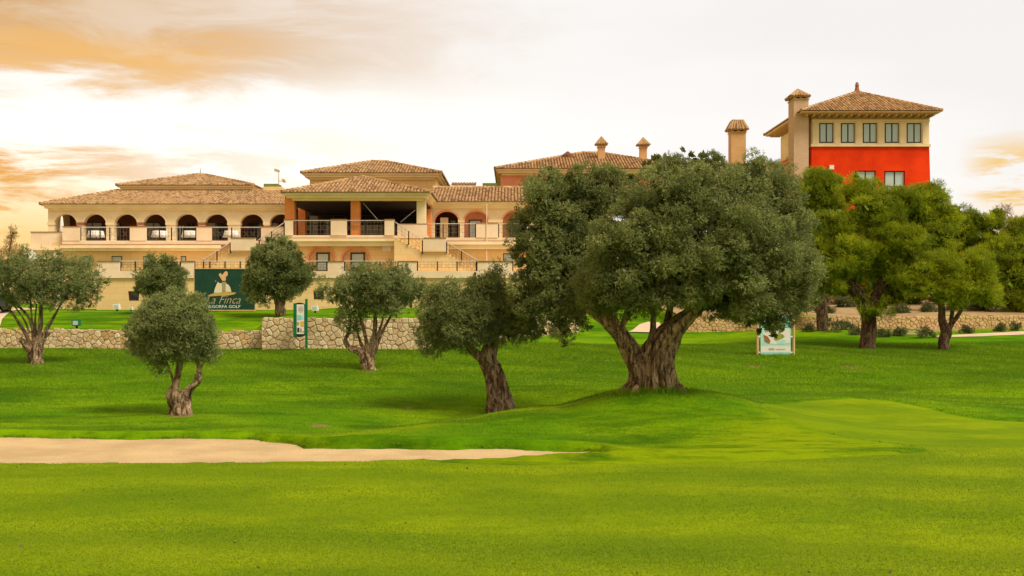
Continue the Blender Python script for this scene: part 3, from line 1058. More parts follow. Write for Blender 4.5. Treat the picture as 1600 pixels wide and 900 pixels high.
def tile_roof(parent, planes, ridges, soff=0.12, sp=0.235, rad=0.098, name='roof', base_mat=None):
    """planes: polygons [eave_a, eave_b, top..] counter-clockwise from outside; barrel tiles run up the slope"""
    rb = MB()
    V_, F_, var = [], [], []
    for pl in planes:
        pl = [Vector(p) for p in pl]
        u = (pl[1] - pl[0]).normalized()
        nn = (pl[1] - pl[0]).cross(pl[2] - pl[0]).normalized()
        if nn.z < 0: nn = -nn
        v = nn.cross(u).normalized()
        if v.z < 0: v = -v
        rb.poly(pl)
        o = pl[0]
        P2 = [((p - o).dot(u), (p - o).dot(v)) for p in pl]
        umin, umax = min(p[0] for p in P2), max(p[0] for p in P2)
        n = int((umax - umin) / sp)
        for k in range(n):
            uc = umin + (k + 0.5) * (umax - umin) / n
            vs = []
            for i in range(len(P2)):
                a, b = P2[i], P2[(i + 1) % len(P2)]
                if (a[0] - uc) * (b[0] - uc) < 0:
                    t = (uc - a[0]) / (b[0] - a[0])
                    vs.append(a[1] + (b[1] - a[1]) * t)
            if len(vs) < 2: continue
            va, vb = min(vs) - 0.06, max(vs)
            rows = max(1, int(round((vb - va) / 0.42)))
            if vb - va < 0.1: continue
            for r in range(rows):
                v0, v1 = va + (vb - va) * r / rows, va + (vb - va) * (r + 1) / rows + 0.02
                j = random.uniform(-.012, .012)
                b0 = len(V_)
                for (vv, lift, rr) in ((v0, 0.035, rad), (v1, 0.012, rad * 0.86)):
                    for q in range(5):
                        a = math.pi * q / 4
                        w = o + u * (uc + j + rr * math.cos(a)) + v * vv + nn * (lift + rr * 0.85 * math.sin(a))
                        V_.append(tuple(w))
                for q in range(4):
                    F_.append((b0 + q, b0 + 5 + q, b0 + 6 + q, b0 + q + 1))
                F_.append(tuple(b0 + q for q in range(5)))
                var += [random.random()] * 10
    # soffit / underside follows lower
    roof = rb.build(name, M['tilebase'], parent)
    t = MB()
    t.v, t.f = V_, F_
    to = t.build('tiles', M['tile'], roof, False)
    to['kind'] = 'stuff'
    at = to.data.attributes.new('var', 'FLOAT', 'POINT')
    at.data.foreach_set('value', var)
    if ridges:
        rv = MB()
        vv = []
        for a, b in ridges:
            a, b = Vector(a), Vector(b)
            L = (b - a).length
            n = max(1, int(L / 0.42))
            for i in range(n):
                p, q = a + (b - a) * (i / n), a + (b - a) * ((i + 1) / n)
                b0 = len(rv.v)
                rv.tube([p + Vector((0, 0, .05)), q + Vector((0, 0, .035))], [0.135, 0.115], 8)
                vv += [random.random()] * (len(rv.v) - b0)
        ro = rv.build('ridge_tiles', M['tile'], roof, False)
        ro['kind'] = 'stuff'
        at = ro.data.attributes.new('var', 'FLOAT', 'POINT')
        at.data.foreach_set('value', vv)
    return roof


def hip_roof(parent, x0, x1, y0, y1, ze, zr, rx0, rx1, ry0, ry1=None, name='roof', fascia='moulding', fh=0.30, inset=0.55, sides=('front', 'left', 'right', 'back')):
    """eaves rectangle, ridge from (rx0,ry0) to (rx1,ry1)"""
    ry1 = ry0 if ry1 is None else ry1
    A, B, C_, D = (x0, y0, ze), (x1, y0, ze), (x1, y1, ze), (x0, y1, ze)
    R0, R1 = (rx0, ry0, zr), (rx1, ry1, zr)
    planes, ridges = [], []
    same = math.hypot(rx0 - rx1, ry0 - ry1) < 0.05
    along_x = abs(rx1 - rx0) >= abs(ry1 - ry0)
    if along_x:
        planes = [[A, B, R1, R0] if not same else [A, B, R0], [B, C_, R1], [C_, D, R0, R1] if not same else [C_, D, R0], [D, A, R0]]
        ridges = [(A, R0), (B, R1), (C_, R1), (D, R0)]
    else:
        planes = [[A, B, R0], [B, C_, R1, R0], [C_, D, R1], [D, A, R0, R1]]
        ridges = [(A, R0), (B, R0), (C_, R1), (D, R1)]
    if not same: ridges.append((R0, R1))
    roof = tile_roof(parent, planes, ridges, name=name)
    # boxed cornice: stepped moulding under the tiles
    f = MB()
    for k, (ins, z0, z1) in enumerate(((0.07, ze - 0.13, ze + 0.012), (0.24, ze - fh, ze - 0.13), (inset, ze - fh - 0.16, ze - fh))):
        a0, a1, b0, b1 = x0 + ins, x1 - ins, y0 + ins, y1 - ins
        f.box(a0, a1, b0, b1, z0, z1)
    f.build('cornice', M[fascia], parent)
    return roof


def chimney(parent, d, a, b, t, bo, ca, cb, ct, ccap, mat_, flat=0.0, dep=None):
    """stack from px a..b, top t to bottom bo; vents; tiled cap px ca..cb from ccap (eave) up to ct"""
    x0, x1 = X(a, d), X(b, d)
    dp = dep or (x1 - x0)
    zt, zb = Z(t, d), Z(bo, d)
    st = MB().box(x0, x1, d, d + dp, zb, zt)
    ch = st.build('chimney', mat_, parent)
    c = MB().box(x0 - .06, x1 + .06, d - .06, d + dp + .06, zt, zt + 0.07)
    zc = Z(ccap, d)
    pw = (x1 - x0) * 0.18
    for i, x in enumerate((x0, (x0 + x1) / 2 - pw / 2, x1 - pw)):
        for y in (d, d + dp - pw):
            c.box(x, x + pw, y, y + pw, zt + .07, zc - .04)
    c.box(X(ca, d) + .05, X(cb, d) - .05, d + .05 - (X(b, d) - X(a, d)) * 0 - (X(a, d) - X(ca, d)), d + dp + (X(a, d) - X(ca, d)) - .05, zc - .04, zc)
    c.build('vent_head', mat_, ch)
    ov = X(a, d) - X(ca, d)
    xa, xb, ya, yb = X(ca, d), X(cb, d), d - ov, d + dp + ov
    cx, cy = (xa + xb) / 2, (ya + yb) / 2
    zr = Z(ct, d)
    hx, hy = (xb - xa) / 2 * flat, (yb - ya) / 2 * flat
    A, B, C_, D = (xa, ya, zc), (xb, ya, zc), (xb, yb, zc), (xa, yb, zc)
    if flat:
        E, F, G, Hh = (cx - hx, cy - hy, zr), (cx + hx, cy - hy, zr), (cx + hx, cy + hy, zr), (cx - hx, cy + hy, zr)
        pl = [[A, B, F, E], [B, C_, G, F], [C_, D, Hh, G], [D, A, E, Hh]]
        rd = [(E, F), (F, G), (G, Hh), (Hh, E)]
    else:
        R = (cx, cy, zr)
        pl = [[A, B, R], [B, C_, R], [C_, D, R], [D, A, R]]
        rd = []
    V_, F_, var = [], [], []
    m = MB()
    for p in pl: m.poly(p)
    if flat: m.poly([E, F, G, Hh])
    cap = m.build('cap', M['tilebase'], ch)
    # barrel tiles of the cap, one mesh
    tm = MB()
    for p in pl:
        p = [Vector(q) for q in p]
        top = (p[2] + p[3]) / 2 if len(p) == 4 else p[2]
        n = 6
        for k in range(n):
            f = (k + .5) / n
            e = p[0] + (p[1] - p[0]) * f
            tp = (p[3] + (p[2] - p[3]) * f) if len(p) == 4 else p[2]
            w = (p[1] - p[0]).length / n * 0.42
            tm.tube([e + Vector((0, 0, .01)), tp + Vector((0, 0, .02))], [w, w * (0.7 if flat else 0.35)], 6)
    for a_, b_ in rd:
        tm.tube([Vector(a_) + Vector((0, 0, .02)), Vector(b_) + Vector((0, 0, .02))], [.07, .07], 6)
    o = tm.build('cap_tiles', M['tile'], ch)
    o['kind'] = 'stuff'
    at = o.data.attributes.new('var', 'FLOAT', 'POINT')
    at.data.foreach_set('value', [random.random() for _ in range(len(o.data.vertices))])
    return ch


def boxpart(parent, name, mat_, d0, d1, a, b, t, bo, dref=None):
    dr = dref or d0
    return MB().box(X(a, dr), X(b, dr), d0, d1, Z(bo, dr), Z(t, dr)).build(name, M[mat_] if isinstance(mat_, str) else mat_, parent)


# ------------------------------------------------------------------ clubhouse
club = thing('clubhouse', (-10, 72, 2.5), 'long cream and golden clubhouse with arcades, terraces and clay tiled roofs', 'building')
ZB = 1.6      # foundations below the lawn


def club_left():
    # arcade wall of the left wing
    d = 80.6
    arcs = [(85, 120), (130.6, 166), (178.6, 214.6), (224, 259.5), (274, 310), (320, 356), (375, 412), (421, 456)]
    mb = MB()
    wall(mb, d, 75, 458, 326, 392, 0.5, [(a, b, 334.5, 388, 16) for a, b in arcs])
    mb.build('arcade_wall', M['cream'], club)
    for a, b in arcs:                                            # raised archivolt round each opening
        cx, hw, sp, r = X((a + b) / 2, d), X(b, d) - X((a + b) / 2, d), Z(350.5, d), 16 / FPX * d
        am = MB()
        n = 14
        for i in range(n):
            t0, t1 = math.pi * i / n, math.pi * (i + 1) / n
            q = []
            for t, k in ((t0, 0.0), (t0, 0.09), (t1, 0.09), (t1, 0.0)):
                q.append((cx - (hw + k) * math.cos(t), sp + (r + k) * math.sin(t)))
            am.prism_y([q[0], q[3], q[2], q[1]], d - 0.035, d + 0.02)
        am.build('archivolt', M['moulding'], club)
    for i in range(len(arcs) - 1):                               # imposts on the piers
        a, b = arcs[i][1], arcs[i + 1][0]
        boxpart(club, 'impost', 'coping' if i in (0, 2, 4) else 'moulding', d - 0.06, d + 0.52, a - 0.8, b + 0.8, 347.5, 351.5, d)
    boxpart(club, 'impost', 'moulding', d - 0.06, d + 0.52, 74, 85.8, 347.5, 351.5, d)
    # inside of the loggia
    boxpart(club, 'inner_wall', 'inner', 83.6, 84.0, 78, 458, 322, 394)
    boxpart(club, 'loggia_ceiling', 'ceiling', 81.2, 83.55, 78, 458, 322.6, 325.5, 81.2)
    k = 0
    for a, b, g in ((128, 160, 'glass'), (176, 188, 'glass'), (226, 254, 'glass'), (278, 289, 'glass_blind'), (291, 306, 'glass'), (322, 352, 'glass'), (386, 410, 'glass'), (424, 446, 'glass')):
        window(club, 83.5, a, b, 347 if g == 'glass' else 351, 390, g, 1, 0, 0.08, 'glass_door')
    # side wall of the wing and wall below the balcony
    mb = MB()
    x0 = X(75, 80.6)
    mb.box(x0, x0 + 0.4, 81.15, 96, ZB, Z(326, 80.6))
    mb.build('side_wall', M['cream'], club)
    mb = MB()
    wall(mb, 78.35, 83, 446, 378, 398, 0.4)
    wall(mb, 78.35, 83, 446, 398, 520, 0.4, [(128, 141, 400, 418, 0), (174, 191, 400, 418, 0), (223, 240, 400, 418, 0), (282, 291, 400, 418, 0)])
    mb.build('lower_wall', M['gold'], club)
    boxpart(club, 'corner_pier', 'pinkcream', 78.3, 78.7, 83, 99, 384, 520)
    for a, b in ((128, 141), (174, 191), (223, 240), (282, 291)):
        window(club, 78.5, a, b, 400, 418, 'glass_blind', 0, 0, 0.06)
    # balcony slab, fascia, yellow cornice, parapets
    d = 78.0
    boxpart(club, 'balcony_slab', 'pinkcream', d, 81.1, 97, 446, 376, 382, d)
    boxpart(club, 'cornice', 'moulding', d - 0.35, d - 0.003, 97, 346, 383.5, 388, d)
    boxpart(club, 'cornice', 'moulding', d - 0.2, d + 0.3, 98, 344, 388.1, 392, d)
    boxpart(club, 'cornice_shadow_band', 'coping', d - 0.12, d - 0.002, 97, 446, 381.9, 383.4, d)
    for a, b in ((98, 125), (203, 229), (307, 331), (408, 446)):
        boxpart(club, 'parapet', 'pinkcream', d - 0.04, d + 0.26, a, b, 354.6, 376, d)
        boxpart(club, 'coping', 'coping', d - 0.08, d + 0.30, a - 0.5, b + 0.5, 353.4, 354.55, d)
    for a, b, n in ((125.2, 202.8, 6), (229.2, 306.8, 5), (331.2, 407.8, 6)):
        railing(club, d + 0.1, a, b, 355, 375.8, n)
    # low corner balcony at the far left
    boxpart(club, 'parapet', 'pinkcream', 78.4, 78.7, 48, 95, 363, 386, 78.4)
    boxpart(club, 'coping', 'coping', 78.35, 78.75, 47.5, 95.5, 361.8, 362.95, 78.4)
    boxpart(club, 'balcony_slab', 'moulding', 78.2, 86, 44, 96.6, 386.1, 391, 78.4)
    boxpart(club, 'balcony_slab', 'moulding', 78.5, 86, 50, 96.4, 391.1, 395, 78.4)
    mb = MB().box(X(48, 78.4), X(48, 78.4) + .3, 78.72, 86, Z(386, 78.4), Z(363, 78.4))
    mb.build('parapet', M['pinkcream'], club)
    # roofs
    y0, ze = 80.0, Z(319, 80.0)
    xl, xr = X(62, y0), X(449, y0)
    zt = Z(298, 86.2)
    A, B, R0, R1 = (xl, y0, ze), (xr, y0, ze), (X(186, 86.2), 86.2, zt), (xr, 86.2, zt)
    Bk, Bk0 = (xl, 98, ze), (X(186, 86.2), 92, zt)
    tile_roof(club, [[A, B, R1, R0], [Bk, A, R0, Bk0]], [(A, R0)])
    f = MB()
    f.box(xl + .07, xr, y0 + .07, 98, ze - .13, ze + .012)
    MB().box(X(188, 86.2), xr, 86.3, 97.5, ze + .02, zt - .03).build('attic_wall', M['gold'], club)
    f.box(xl + .24, xr, y0 + .22, 98, ze - .28, ze - .13)
    f.box(xl + .42, xr, y0 + .40, 98, ze - .42, ze - .28)
    f.build('cornice', M['moulding'], club)
    # raised block behind
    mb = MB().box(X(191, 86.6), X(388, 86.6), 86.6, 95, Z(306, 86.6), Z(291, 86.6))
    mb.build('upper_wall', M['gold'], club)
    hip_roof(club, X(181, 85.8), X(396, 85.8), 85.8, 95.5, Z(289.5, 85.8), Z(273.5, 90.6), X(308, 90.6), X(319, 90.6), 90.6)
    MB().tube([P(313, 275, 90.6), P(313, 263, 90.6)], [.035, .02], 6).build('lightning_rod', M['iron'], club)
    # cabinet and antenna on the roof
    boxpart(club, 'roof_cabinet', 'greenbox', 86.6, 88, 412, 434, 287, 291.5)
    boxpart(club, 'roof_upstand', 'gold', 86.5, 88.1, 411, 440, 291.6, 300)
    an = MB()
    an.tube([P(435.5, 300, 87), P(435.5, 266, 87)], [.04, .03], 6)
    an.bar(P(435.5, 283, 87), P(445, 283, 87), .05)
    an.bar(P(442, 281, 86.6), P(445, 284, 87.4), .16)
    an.bar(P(429, 265, 87), P(437, 267.5, 87), .18, .12)
    for k in range(4):
        an.bar(P(429.5 + k * 2, 263.3 + k * .5, 87), P(429.5 + k * 2, 268 + k * .5, 87), .05)
    an.build('antenna', M['timber'], club)


def club_centre():
    d = 72.0
    # balcony of the pavilion
    boxpart(club, 'balcony_slab', 'pinkcream', d, 83.8, 444.5, 617, 367.5, 371.6, d)
    boxpart(club, 'balcony_slab', 'pinkcream', d + .3, 83.8, 617.2, 667, 367.5, 371.6, d)
    boxpart(club, 'stair_wall', 'gold', d + .35, d + .75, 617.2, 690, 371.7, 384, d)
    boxpart(club, 'parapet', 'pinkcream', d + .3, d + .34, 620, 667, 350, 367.4, d)
    boxpart(club, 'coping', 'coping', d + .28, d + .349, 619.5, 667, 348.8, 349.9, d)
    boxpart(club, 'cornice', 'moulding', d - 0.45, d - .003, 444.5, 619, 373, 377.5, d)
    boxpart(club, 'cornice', 'moulding', d - 0.25, d + .2, 445, 617, 377.6, 384.6, d)
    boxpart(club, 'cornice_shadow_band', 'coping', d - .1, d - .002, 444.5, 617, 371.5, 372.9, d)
    for a, b in ((444, 458), (517, 542), (601, 616)):
        boxpart(club, 'parapet', 'pinkcream', d - .06, d + .28, a, b, 343.6, 367.6, d)
        boxpart(club, 'coping', 'coping', d - .10, d + .32, a - .5, b + .5, 342.4, 343.55, d)
    railing(club, d + .1, 458.2, 516.8, 344.5, 367.2, 3)
    railing(club, d + .1, 542.2, 600.8, 344.5, 367.2, 3)
    # pillars
    for a, b, m_ in ((445, 460, 'orange'), (548, 562, 'orange'), (651, 665, 'cream')):
        boxpart(club, 'pillar', m_, d + .35, d + .98, a, b, 306, 372, d + .35)
    boxpart(club, 'pillar', 'orange', 78.9, 79.5, 466, 477, 318, 378)
    boxpart(club, 'pillar', 'orange', 77.6, 78.2, 664, 674, 318, 378)
    boxpart(club, 'lintel', 'darkwood', d + .36, d + .96, 460.1, 547.9, 306, 308.5, d + .35)
    boxpart(club, 'lintel', 'darkwood', d + .36, d + .96, 562.1, 650.9, 306, 308.5, d + .35)
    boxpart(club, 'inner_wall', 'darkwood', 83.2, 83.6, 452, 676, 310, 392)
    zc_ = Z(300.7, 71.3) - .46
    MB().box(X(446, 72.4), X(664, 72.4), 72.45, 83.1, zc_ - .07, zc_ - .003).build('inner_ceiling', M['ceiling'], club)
    for a, b in ((482, 540), (552, 610), (620, 660)):
        window(club, 83.1, a, b, 336, 388, 'glass', 2, 0.72, 0.08, 'glass_door')
    c = MB()
    for a_, b_ in (((563, 312), (590, 343)), ((649, 328), (626, 347))):
        c.tube([P(*a_, 72.9), P(*b_, 72.9)], [.025, .025], 6)
    c.build('awning_cable', M['rail'], club)
    # roof of the pavilion and the tall block behind
    hip_roof(club, X(440, 71.3), X(673, 71.3), 71.3, 84.5, Z(300.7, 71.3), Z(277, 76.5), X(566, 76.5), X(566, 76.5) + .01, 76.5, 84.5)
    mb = MB().box(X(484, 84.8), X(682, 84.8), 84.8, 93, Z(312, 84.8), Z(273, 84.8))
    mb.build('upper_wall', M['gold'], club)
    hip_roof(club, X(470, 84), X(690, 84), 84, 94, Z(270, 84), Z(253, 89), X(580, 89), X(602, 89), 89)
    # lower storey with two arched niches
    dg = 72.35
    mb = MB()
    wall(mb, dg, 445, 700, 384, 470, 0.6, [(482, 523.5, 386, 424.5, 19), (535, 577, 386, 424.5, 19)])
    mb.build('lower_wall', M['gold'], club)
    boxpart(club, 'niche_wall', 'gold', dg + .6, dg + .9, 476, 584, 384, 426, dg)
    for (a, b), (wa, wb) in zip(((482, 523.5), (535, 577)), ((494, 515), (547.5, 570))):
        cx, hw, sp, r = X((a + b) / 2, dg), X(b, dg) - X((a + b) / 2, dg), Z(405, dg), 19 / FPX * dg
        am = MB()
        n = 14
        for i in range(n):
            t0, t1 = math.pi * i / n, math.pi * (i + 1) / n
            q = [(cx - (hw + k) * math.cos(t), sp + (r + k) * math.sin(t)) for t, k in ((t0, -.005), (t0, .10), (t1, .10), (t1, -.005))]
            am.prism_y([q[0], q[3], q[2], q[1]], dg - .04, dg + .55)
        am.box(cx - hw - .10, cx - hw + .005, dg - .04, dg + .55, Z(424.4, dg), sp)
        am.box(cx + hw - .005, cx + hw + .10, dg - .04, dg + .55, Z(424.4, dg), sp)
        am.build('archivolt', M['salmon'], club)
        window(club, dg + .53, wa, wb, 394.5, 424.3, 'glass_blind', 0, 0.5, 0.10, 'glass_door')
    boxpart(club, 'wall_plaque', 'white', dg - .03, dg - .001, 597.5, 611, 384.9, 392.5, dg)
    # stairs down each side
    for name, pts, land, s in (('right', (616, 661, 663, 697, 697, 745), 0, 1), ('left', (445, 404, 400, 362, 361, 317), 0, -1)):
        ds = 71.0
        mb = MB()
        zf = lambda py: Z(py, ds)
        steps = [(X(pts[0], ds), zf(424.2))]
        top = []
        n = 8
        for i in range(n):
            xa = X(pts[0] + (pts[1] - pts[0]) * i / n, ds)
            xb = X(pts[0] + (pts[1] - pts[0]) * (i + 1) / n, ds)
            z = zf(369 + 24 * (i + 1) / n)
            top += [(xa, z), (xb, z)]
        top += [(X(pts[4], ds), zf(393))]
        for i in range(n):
            xa = X(pts[4] + (pts[5] - pts[4]) * i / n, ds)
            xb = X(pts[4] + (pts[5] - pts[4]) * (i + 1) / n, ds)
            z = zf(393 + 30 * (i + 1) / n)
            top += [(xa, z), (xb, z)]
        poly = [(X(pts[0], ds), zf(424.2))] + [(X(pts[5], ds), zf(424.2))] + top[::-1]
        if s < 0: poly = poly[::-1]
        mb.prism_y(poly, ds, ds + 1.3)
        st = mb.build('stair', M['gold'], club)
        boxpart(club, 'parapet', 'pinkcream', ds - .25, ds - .004, min(pts[2], pts[3]), max(pts[2], pts[3]), 372.6, 391.6, ds)
        boxpart(club, 'coping', 'coping', ds - .29, ds + .04, min(pts[2], pts[3]) - .5, max(pts[2], pts[3]) + .5, 371.4, 372.55, ds)
        if s > 0:
            railing(club, ds - .1, pts[0], pts[1], 346, 368, 3, slope=29)
            railing(club, ds - .1, pts[4], pts[5], 377.5, 396.5, 3, slope=28)
        else:
            railing(club, ds - .1, pts[1], pts[0], 375, 396, 3, slope=-28)
            railing(club, ds - .1, pts[5], pts[4], 405.5, 423, 3, slope=-27)


def club_right():
    d = 78.4
    mb = MB()
    arcs = [(679, 716.5), (725, 763.5), (785, 823), (836, 874)]
    wall(mb, d, 666, 960, 320, 385, 0.5, [(a, b, 330, 380, 17) for a, b in arcs])
    mb.build('arcade_wall', M['cream'], club)
    for a, b in arcs:
        cx, hw, sp, r = X((a + b) / 2, d), X(b, d) - X((a + b) / 2, d), Z(347, d), 17 / FPX * d
        am = MB()
        for i in range(14):
            t0, t1 = math.pi * i / 14, math.pi * (i + 1) / 14
            q = [(cx - (hw + k) * math.cos(t), sp + (r + k) * math.sin(t)) for t, k in ((t0, -.004), (t0, .09), (t1, .09), (t1, -.004))]
            am.prism_y([q[0], q[3], q[2], q[1]], d - .035, d + .48)
        am.build('archivolt', M['salmon'], club)
    for a, b in ((716.5, 725), (763.5, 785), (823, 836)):
        boxpart(club, 'impost', 'moulding', d - .06, d + .52, a - .8, b + .8, 343, 347.5, d)
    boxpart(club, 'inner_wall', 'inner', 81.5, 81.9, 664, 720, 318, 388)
    boxpart(club, 'inner_wall', 'salmon', 79.6, 79.9, 722, 960, 318, 388)
    boxpart(club, 'inner_pier', 'cream', 79.2, 79.7, 688, 700, 340, 386)
    window(club, 81.4, 679, 687, 346, 385, 'glass', 0, 0, .07, 'glass_door')
    window(club, 81.4, 702, 713, 343, 385, 'glass', 0, 0, .07, 'glass_door')
    window(club, 79.5, 732.5, 752.5, 343.5, 382, 'glass_blind', 0, 0, .08, 'glass_door')
    window(club, 79.5, 795, 818, 342, 382, 'glass', 1, 0, .08, 'glass_door')
    window(club, 79.5, 846, 866, 342, 382, 'glass', 1, 0, .08, 'glass_door')
    db = 74.7
    boxpart(club, 'balcony_slab', 'pinkcream', db, 81.4, 664, 960, 371.2, 376, db)
    boxpart(club, 'cornice', 'moulding', db - .35, db - .003, 698, 960, 377.6, 382.5, db)
    boxpart(club, 'cornice', 'moulding', db - .2, db + .3, 699, 960, 382.6, 389, db)
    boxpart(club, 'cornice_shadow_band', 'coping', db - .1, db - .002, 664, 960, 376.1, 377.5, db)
    for a, b in ((744, 778), (850, 880)):
        boxpart(club, 'parapet', 'pinkcream', db - .05, db + .26, a, b, 349, 371.3, db)
        boxpart(club, 'coping', 'coping', db - .09, db + .30, a - .5, b + .5, 347.8, 348.95, db)
    railing(club, db + .1, 666.3, 743.7, 349.5, 371, 4)
    railing(club, db + .1, 778.3, 849.7, 349.5, 371, 4)
    railing(club, db + .1, 880.3, 958, 349.5, 371, 4)
    MB().tube([P(760.5, 318, 74.6), P(760.5, 408, 74.6)], [.03, .03], 6).build('drainpipe', M['pinkcream'], club)
    mb = MB()
    wall(mb, 75.1, 690, 960, 376, 395, 0.4)
    wall(mb, 75.1, 690, 960, 395, 500, 0.4, [(786, 802, 395.5, 410, 0)])
    mb.build('lower_wall', M['gold'], club)
    window(club, 75.25, 786, 802, 395.5, 410, 'glass_blind', 0, 0, .06)
    # wing roof
    y0, ze = 77.7, Z(315, 77.7)
    zt = Z(294, 83)
    xl, xr = X(668, y0), X(960, y0)
    tile_roof(club, [[(xl, y0, ze), (xr, y0, ze), (xr, 83, zt), (xl, 83, zt)], [(xr, 89, ze), (xl, 89, ze), (xl, 83, zt), (xr, 83, zt)]], [((xl, 83, zt), (xr, 83, zt))])
    f = MB()
    f.box(xl, xr, y0 + .07, 89, ze - .13, ze + .012)
    f.box(xl, xr, y0 + .24, 89, ze - .28, ze - .13)
    f.box(xl, xr, y0 + .42, 89, ze - .42, ze - .28)
    f.build('cornice', M['moulding'], club)
    boxpart(club, 'roof_cabinet', 'greenbox', 86.5, 87.5, 754, 777, 286, 300)
    tile_roof(club, [[(X(706, 92), 92, Z(290, 92)), (X(744, 92), 92, Z(290, 92)), (X(744, 94), 94, Z(286, 94)), (X(706, 94), 94, Z(286, 94))]], [])
    boxpart(club, 'upper_wall', 'gold', 92.1, 94, 707, 743, 290.5, 306, 92)
    # tall right block
    boxpart(club, 'upper_wall', 'salmon', 86.8, 98, 782, 1085, 267, 320, 86.8)
    hip_roof(club, X(773, 86), X(1091, 86), 86, 100, Z(263.5, 86), Z(239.5, 93), X(909, 93), X(938, 93), 93)
    fin = MB()
    c = P(887, 245, 91)
    for sx, sy in ((-1, -1), (1, -1), (1, 1), (-1, 1)):
        pass
    fin.tube([c + Vector((0, 0, -.2)), c + Vector((0, 0, .15)), c + Vector((0, 0, .45))], [.55, .45, .06], 8)
    fin.build('ridge_vent', M['tilebase'], club)
    chimney(club, 90, 934.5, 945.5, 230, 262, 930.5, 949.5, 212.5, 225.5, M['brickgold'])
    chimney(club, 90, 1000, 1011, 231, 275, 995.5, 1015.5, 214, 226.5, M['brickgold'])
    chimney(club, 84, 1142.5, 1165.5, 207, 290, 1138.5, 1169, 188, 202.5, M['brickgold'], flat=0.55)
    # link to the tower
    boxpart(club, 'link_wall', 'cream', 85, 93, 1070, 1246, 257, 330, 85)
    boxpart(club, 'coping', 'moulding', 84.9, 93.1, 1070, 1246.3, 254.5, 256.9, 85)


def club_terrace():
    d = 70.0
    boxpart(club, 'terrace_slab', 'pinkcream', d + .35, 78.2, 152, 880, 423.5, 427, d)
    mb = MB()
    wall(mb, d + .12, 151, 900, 434.5, 530, 0.5, [(200, 217, 455, 470, 0), (489.5, 506, 454, 468, 0), (622, 640, 455, 470, 0)])
    mb.build('terrace_wall', M['gold'], club)
    for a, b in ((200, 217), (489.5, 506), (622, 640)):
        window(club, d + .3, a, b, 455, 469.9, 'glass', 0, 0, .07)
    boxpart(club, 'terrace_band', 'pinkcream', d - .02, d + .34, 150.5, 901, 423.6, 434.4, d)
    for a, b in ((152, 187), (283, 303), (512, 537), (623, 651), (746.5, 800), (870, 900)):
        boxpart(club, 'parapet', 'pinkcream', d, d + .30, a, b, 409, 423.55, d)
        boxpart(club, 'coping', 'coping', d - .05, d + .35, a - .6, b + .6, 407.6, 408.95, d)
    for a, b, n in ((187.3, 282.7, 5), (303.3, 400, 5), (400, 511.7, 6), (537.3, 622.7, 4), (651.3, 746.2, 4), (800.3, 869.7, 4)):
        railing(club, d + .14, a, b, 407.8, 423.4, n)
    boxpart(club, 'wall_lamp', 'iron', d - .2, d - .03, 741, 744, 425.5, 429, d)
    # pale canvas awning off the left corner
    a = MB()
    p = [P(40, 391, 77.5), P(52, 392, 77.5), P(66, 406, 77.3), P(44, 408, 77.3)]
    a.poly([p[3], p[2], p[1], p[0]])
    q = [v + Vector((0, .05, -.03)) for v in p]
    a.poly([q[0], q[1], q[2], q[3]])
    for i in range(4):
        a.poly([p[i], p[(i + 1) % 4], q[(i + 1) % 4], q[i]])
    a.build('awning', M['white'], club)


club_left()
club_centre()
club_right()
club_terrace()

# ------------------------------------------------------------------ red tower
tower = thing('tower_house', (X(1360, 82), 82, 2.6), 'square red rendered tower with cream window storey and tiled pyramid roof', 'building')


